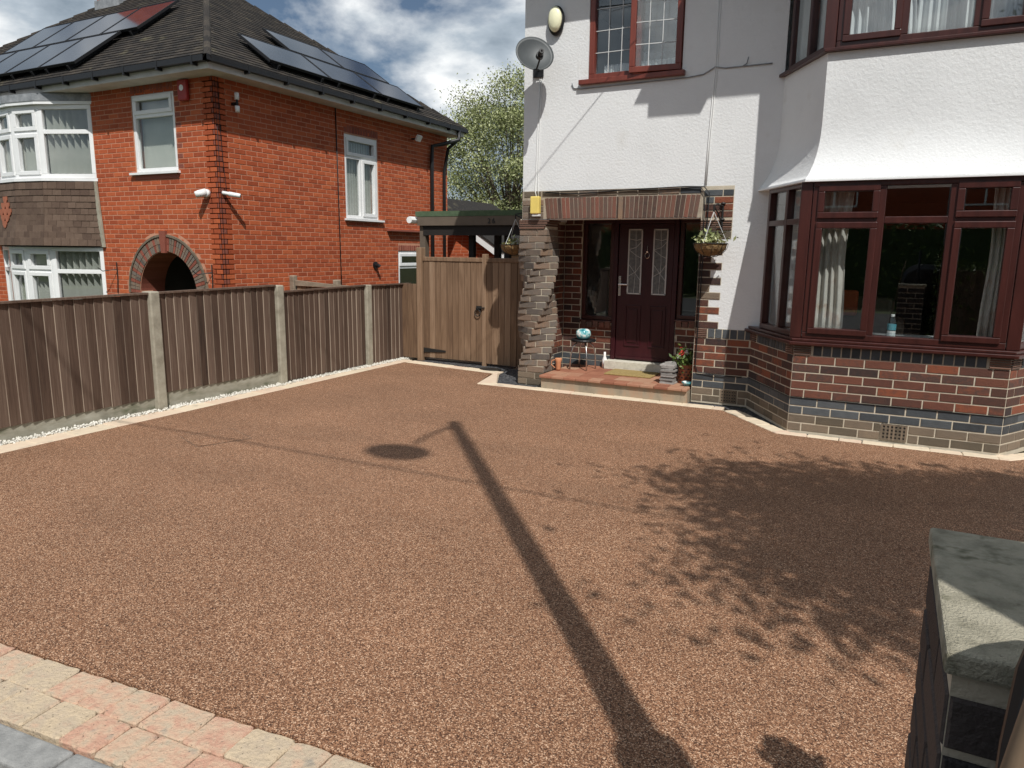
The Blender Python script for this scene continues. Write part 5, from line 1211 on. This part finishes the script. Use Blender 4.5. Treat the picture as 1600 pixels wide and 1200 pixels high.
def trp(q, y, k): return [(.124+ (.31+(x-.31)*k), y, .76+(z-.72)*k) for x, z in q]
tr.add(trp(prof, .73, 1)+trp(prof, .86, .88), [tuple(range(11)), tuple(range(11, 22))[::-1]]+[(i, 11+i, 11+(i+1) % 11, (i+1) % 11) for i in range(11)])
bevel(tr.build('tray', 'black', t), .02, 3)
for x in (.35, .68): MB().tube([(x, .878, .1), (x, .878, 1.1), (x, .86, 1.66)], .018, 8).build('handle_bar', 'black', t, smooth=True)
MB().tube([(.46+.19*math.cos(a), .66, .22+.19*math.sin(a)) for a in np.linspace(0, 2*math.pi, 25)], .04, 10).build('tyre', 'black', t, smooth=True)
tag(MB().tube([(-.05, .62, 0), (.117, .62, 1.196), (.129, .62, 1.285), (.165, .625, 1.5)], .0085, 10).build('tool_handle', 'handle_wood', None, smooth=True), 'wooden tool shaft leaning by the black wheelbarrow', 'tool')

# ================================================================== STREET LAMP, WIRES (behind the camera, their shadows fall on the drive)
HE = math.cos(ELEV)/math.sin(ELEV)
sdx, sdy = SD.x/math.cos(ELEV)*HE, SD.y/math.cos(ELEV)*HE      # ground shift of a shadow for each metre of height
LB = Vector((.80, .48, 0)); LH = (5.63-LB.y)/sdy
LB.x = -3.53-LH*sdx
t = thing('street_lamp', 'grey steel street lamp with a round lantern on a short arm by the drive entrance', 'street lamp', tuple(LB))
MB().tube([LB, LB+Vector((0, 0, 2.66)), LB+Vector((0, 0, 2.7))], .118, 14).build('base_column', 'galv', t, smooth=True)
MB().tube([LB+Vector((0, 0, 2.7)), LB+Vector((0, 0, LH))], .076, 12, .062).build('column', 'galv', t, smooth=True)
hp = LB+Vector((.13, -1.06, LH-.02))
MB().tube([LB+Vector((0, 0, LH-.12)), LB.lerp(hp, .5)+Vector((0, 0, LH*.5+.0)), hp+Vector((0, .25, .03))], .025, 8).build('arm', 'galv', t)
lh_ = MB(); lh_.lathe([(.05, .10), (.2, .07), (.29, .0), (.27, -.03), (.1, -.06)], tuple(hp), 24, 1.0, .72); lh_.build('lantern', 'galv', t, smooth=True)
t = thing('telegraph_pole', 'wooden telegraph pole on the pavement carrying the overhead wires', 'pole', (-7.2, -.1, -.15))
MB().tube([(-7.2, -.1, -.2), (-7.2, -.1, 7.2)], .13, 12, .10).build('shaft', 'pole_wood', t)
cable('overhead_wire', 'overhead wire along the street above the drive entrance', [(-7.2, -.1, 6.8), (-2, .36, 6.45), (4, .45, 6.4), (12, .4, 6.45), (40, .3, 6.8)], .013)
cable('overhead_wire', 'overhead wire from the white house eaves to the telegraph pole', [(-1.70, 7.70, 4.66), (-3.4, 4.9, 5.1), (-5.0, 2.2, 5.9), (-7.2, -.1, 7.0)], .005)

# ================================================================== TREES AND PLANTS
tree('street_tree', 'leafy street tree on the pavement whose branches shade the drive and bay', (3.9, .4, 0), (3.45, 1.75, 4.9), (2.2, 1.5, 1.2), 270, 160, .050, 'leaf', 21, .16, .36, shape=lambda p: p.x > 1.62 and p.y > .6, spray=True)
tree('garden_tree', 'pale green tree in full leaf between the two houses behind the carport', (-12.6, 24, -.8), (-12.7, 24, 3.9), (2.7, 2.4, 3.9), 250, 330, .045, 'leaf_pale', 5, .2, .62)
tree('garden_tree', 'smaller dark green tree seen low through the carport', (-7.6, 26, -.8), (-7.6, 26, 2.0), (2.2, 2, 2.2), 90, 150, .09, 'leaf', 9, .14, .6)
rs = np.random.RandomState(31)
bsh = thing('garden_bush', 'yellow green bush in front of the brick house bow window', 'bush', (-15.35, 7.3, -.8))
MB().tube([(-15.35, 7.3, -.8), (-15.3, 7.3, .2)], .04, 6, .01).build('stem', 'bark', bsh)
q = rs.normal(size=(2600, 3)); q /= np.linalg.norm(q, axis=1)[:, None]; q *= rs.uniform(.5, 1.05, (2600, 1))*np.array([.36, .36, .85]); leaves('foliage', q+np.array([-15.35, 7.3, .0]), .04, 'leaf_bright', bsh, seed=8)
# hedge added across the road to block low sky, seen only in the window panes
q = np.stack([rs.uniform(-26, 26, 26000), rs.uniform(-12.5, -11.2, 26000), rs.uniform(-.05, 2.6, 26000)], 1); hg = thing('hedge', 'added tall clipped green hedge on the far side of the road', 'hedge', (0, -11.8, 0))
leaves('foliage', q, .10, 'leaf', hg, seed=14); MB().box(-26, 26, -12.3, -11.5, -.05, 2.35).build('inner_growth', 'leaf', hg)

def opposite(x, label):  # houses added out of view to cut low sky light and fill reflections
    t = thing('added_opposite_house', label, 'house', (x, -17, 0)); MB().box(x-4.5, x+4.5, -24, -16.5, -.05, 5.2).build('wall', 'b_red', t)
    MB().add([(x-4.9, -16.1, 5.15), (x+4.9, -16.1, 5.15), (x+4.9, -24.4, 5.15), (x-4.9, -24.4, 5.15), (x-1.5, -20.2, 8.0), (x+1.5, -20.2, 8.0)], [(0, 1, 5, 4), (1, 2, 5), (2, 3, 4, 5), (3, 0, 4), (3, 2, 1, 0)]).build('roof', 'roof_tile', t)
    for wx in (-2.6, 2.2):
        for z in (.8, 3.3): window(t, (x, -16.5), (-1, 0), wx-.8, wx+.8, z, z+1.3, [wx], z+.9, 'white_pvc', .06, .07, .02)
    MB().box(x-.5, x+.5, -16.52, -16.44, 0, 2.1).build('door', 'gutter', t)
opposite(-12, 'added brick house with hipped roof across the road, towards the telegraph pole'); opposite(0, 'added brick house with hipped roof straight across the road from the drive'); opposite(12, 'added brick house with hipped roof across the road, behind the street tree')

# unseen hedge added beyond the pier, shaped to shade the near drive corner
rs = np.random.RandomState(77); hd_ = thing('added_privet_hedge', 'added unseen clipped privet hedge on the front boundary beyond the gate pier', 'hedge', (2.2, 1.2, 0))
xq = rs.uniform(.55, 4.2, 9000); q = np.stack([xq, rs.uniform(1.0, 1.36, 9000), rs.uniform(.0, 1.0, 9000)*(1.56-.10*(xq-.55).clip(0, 1.2))], 1)
q = np.concatenate([q, np.stack([rs.normal(.66, .035, 260), rs.normal(1.3, .03, 260), rs.uniform(1.5, 1.70, 260)], 1)])
leaves('foliage', q, .035, 'leaf', hd_, seed=78); MB().box(.62, 4.1, 1.06, 1.30, -.05, 1.38).build('inner_growth', 'bark', hd_)
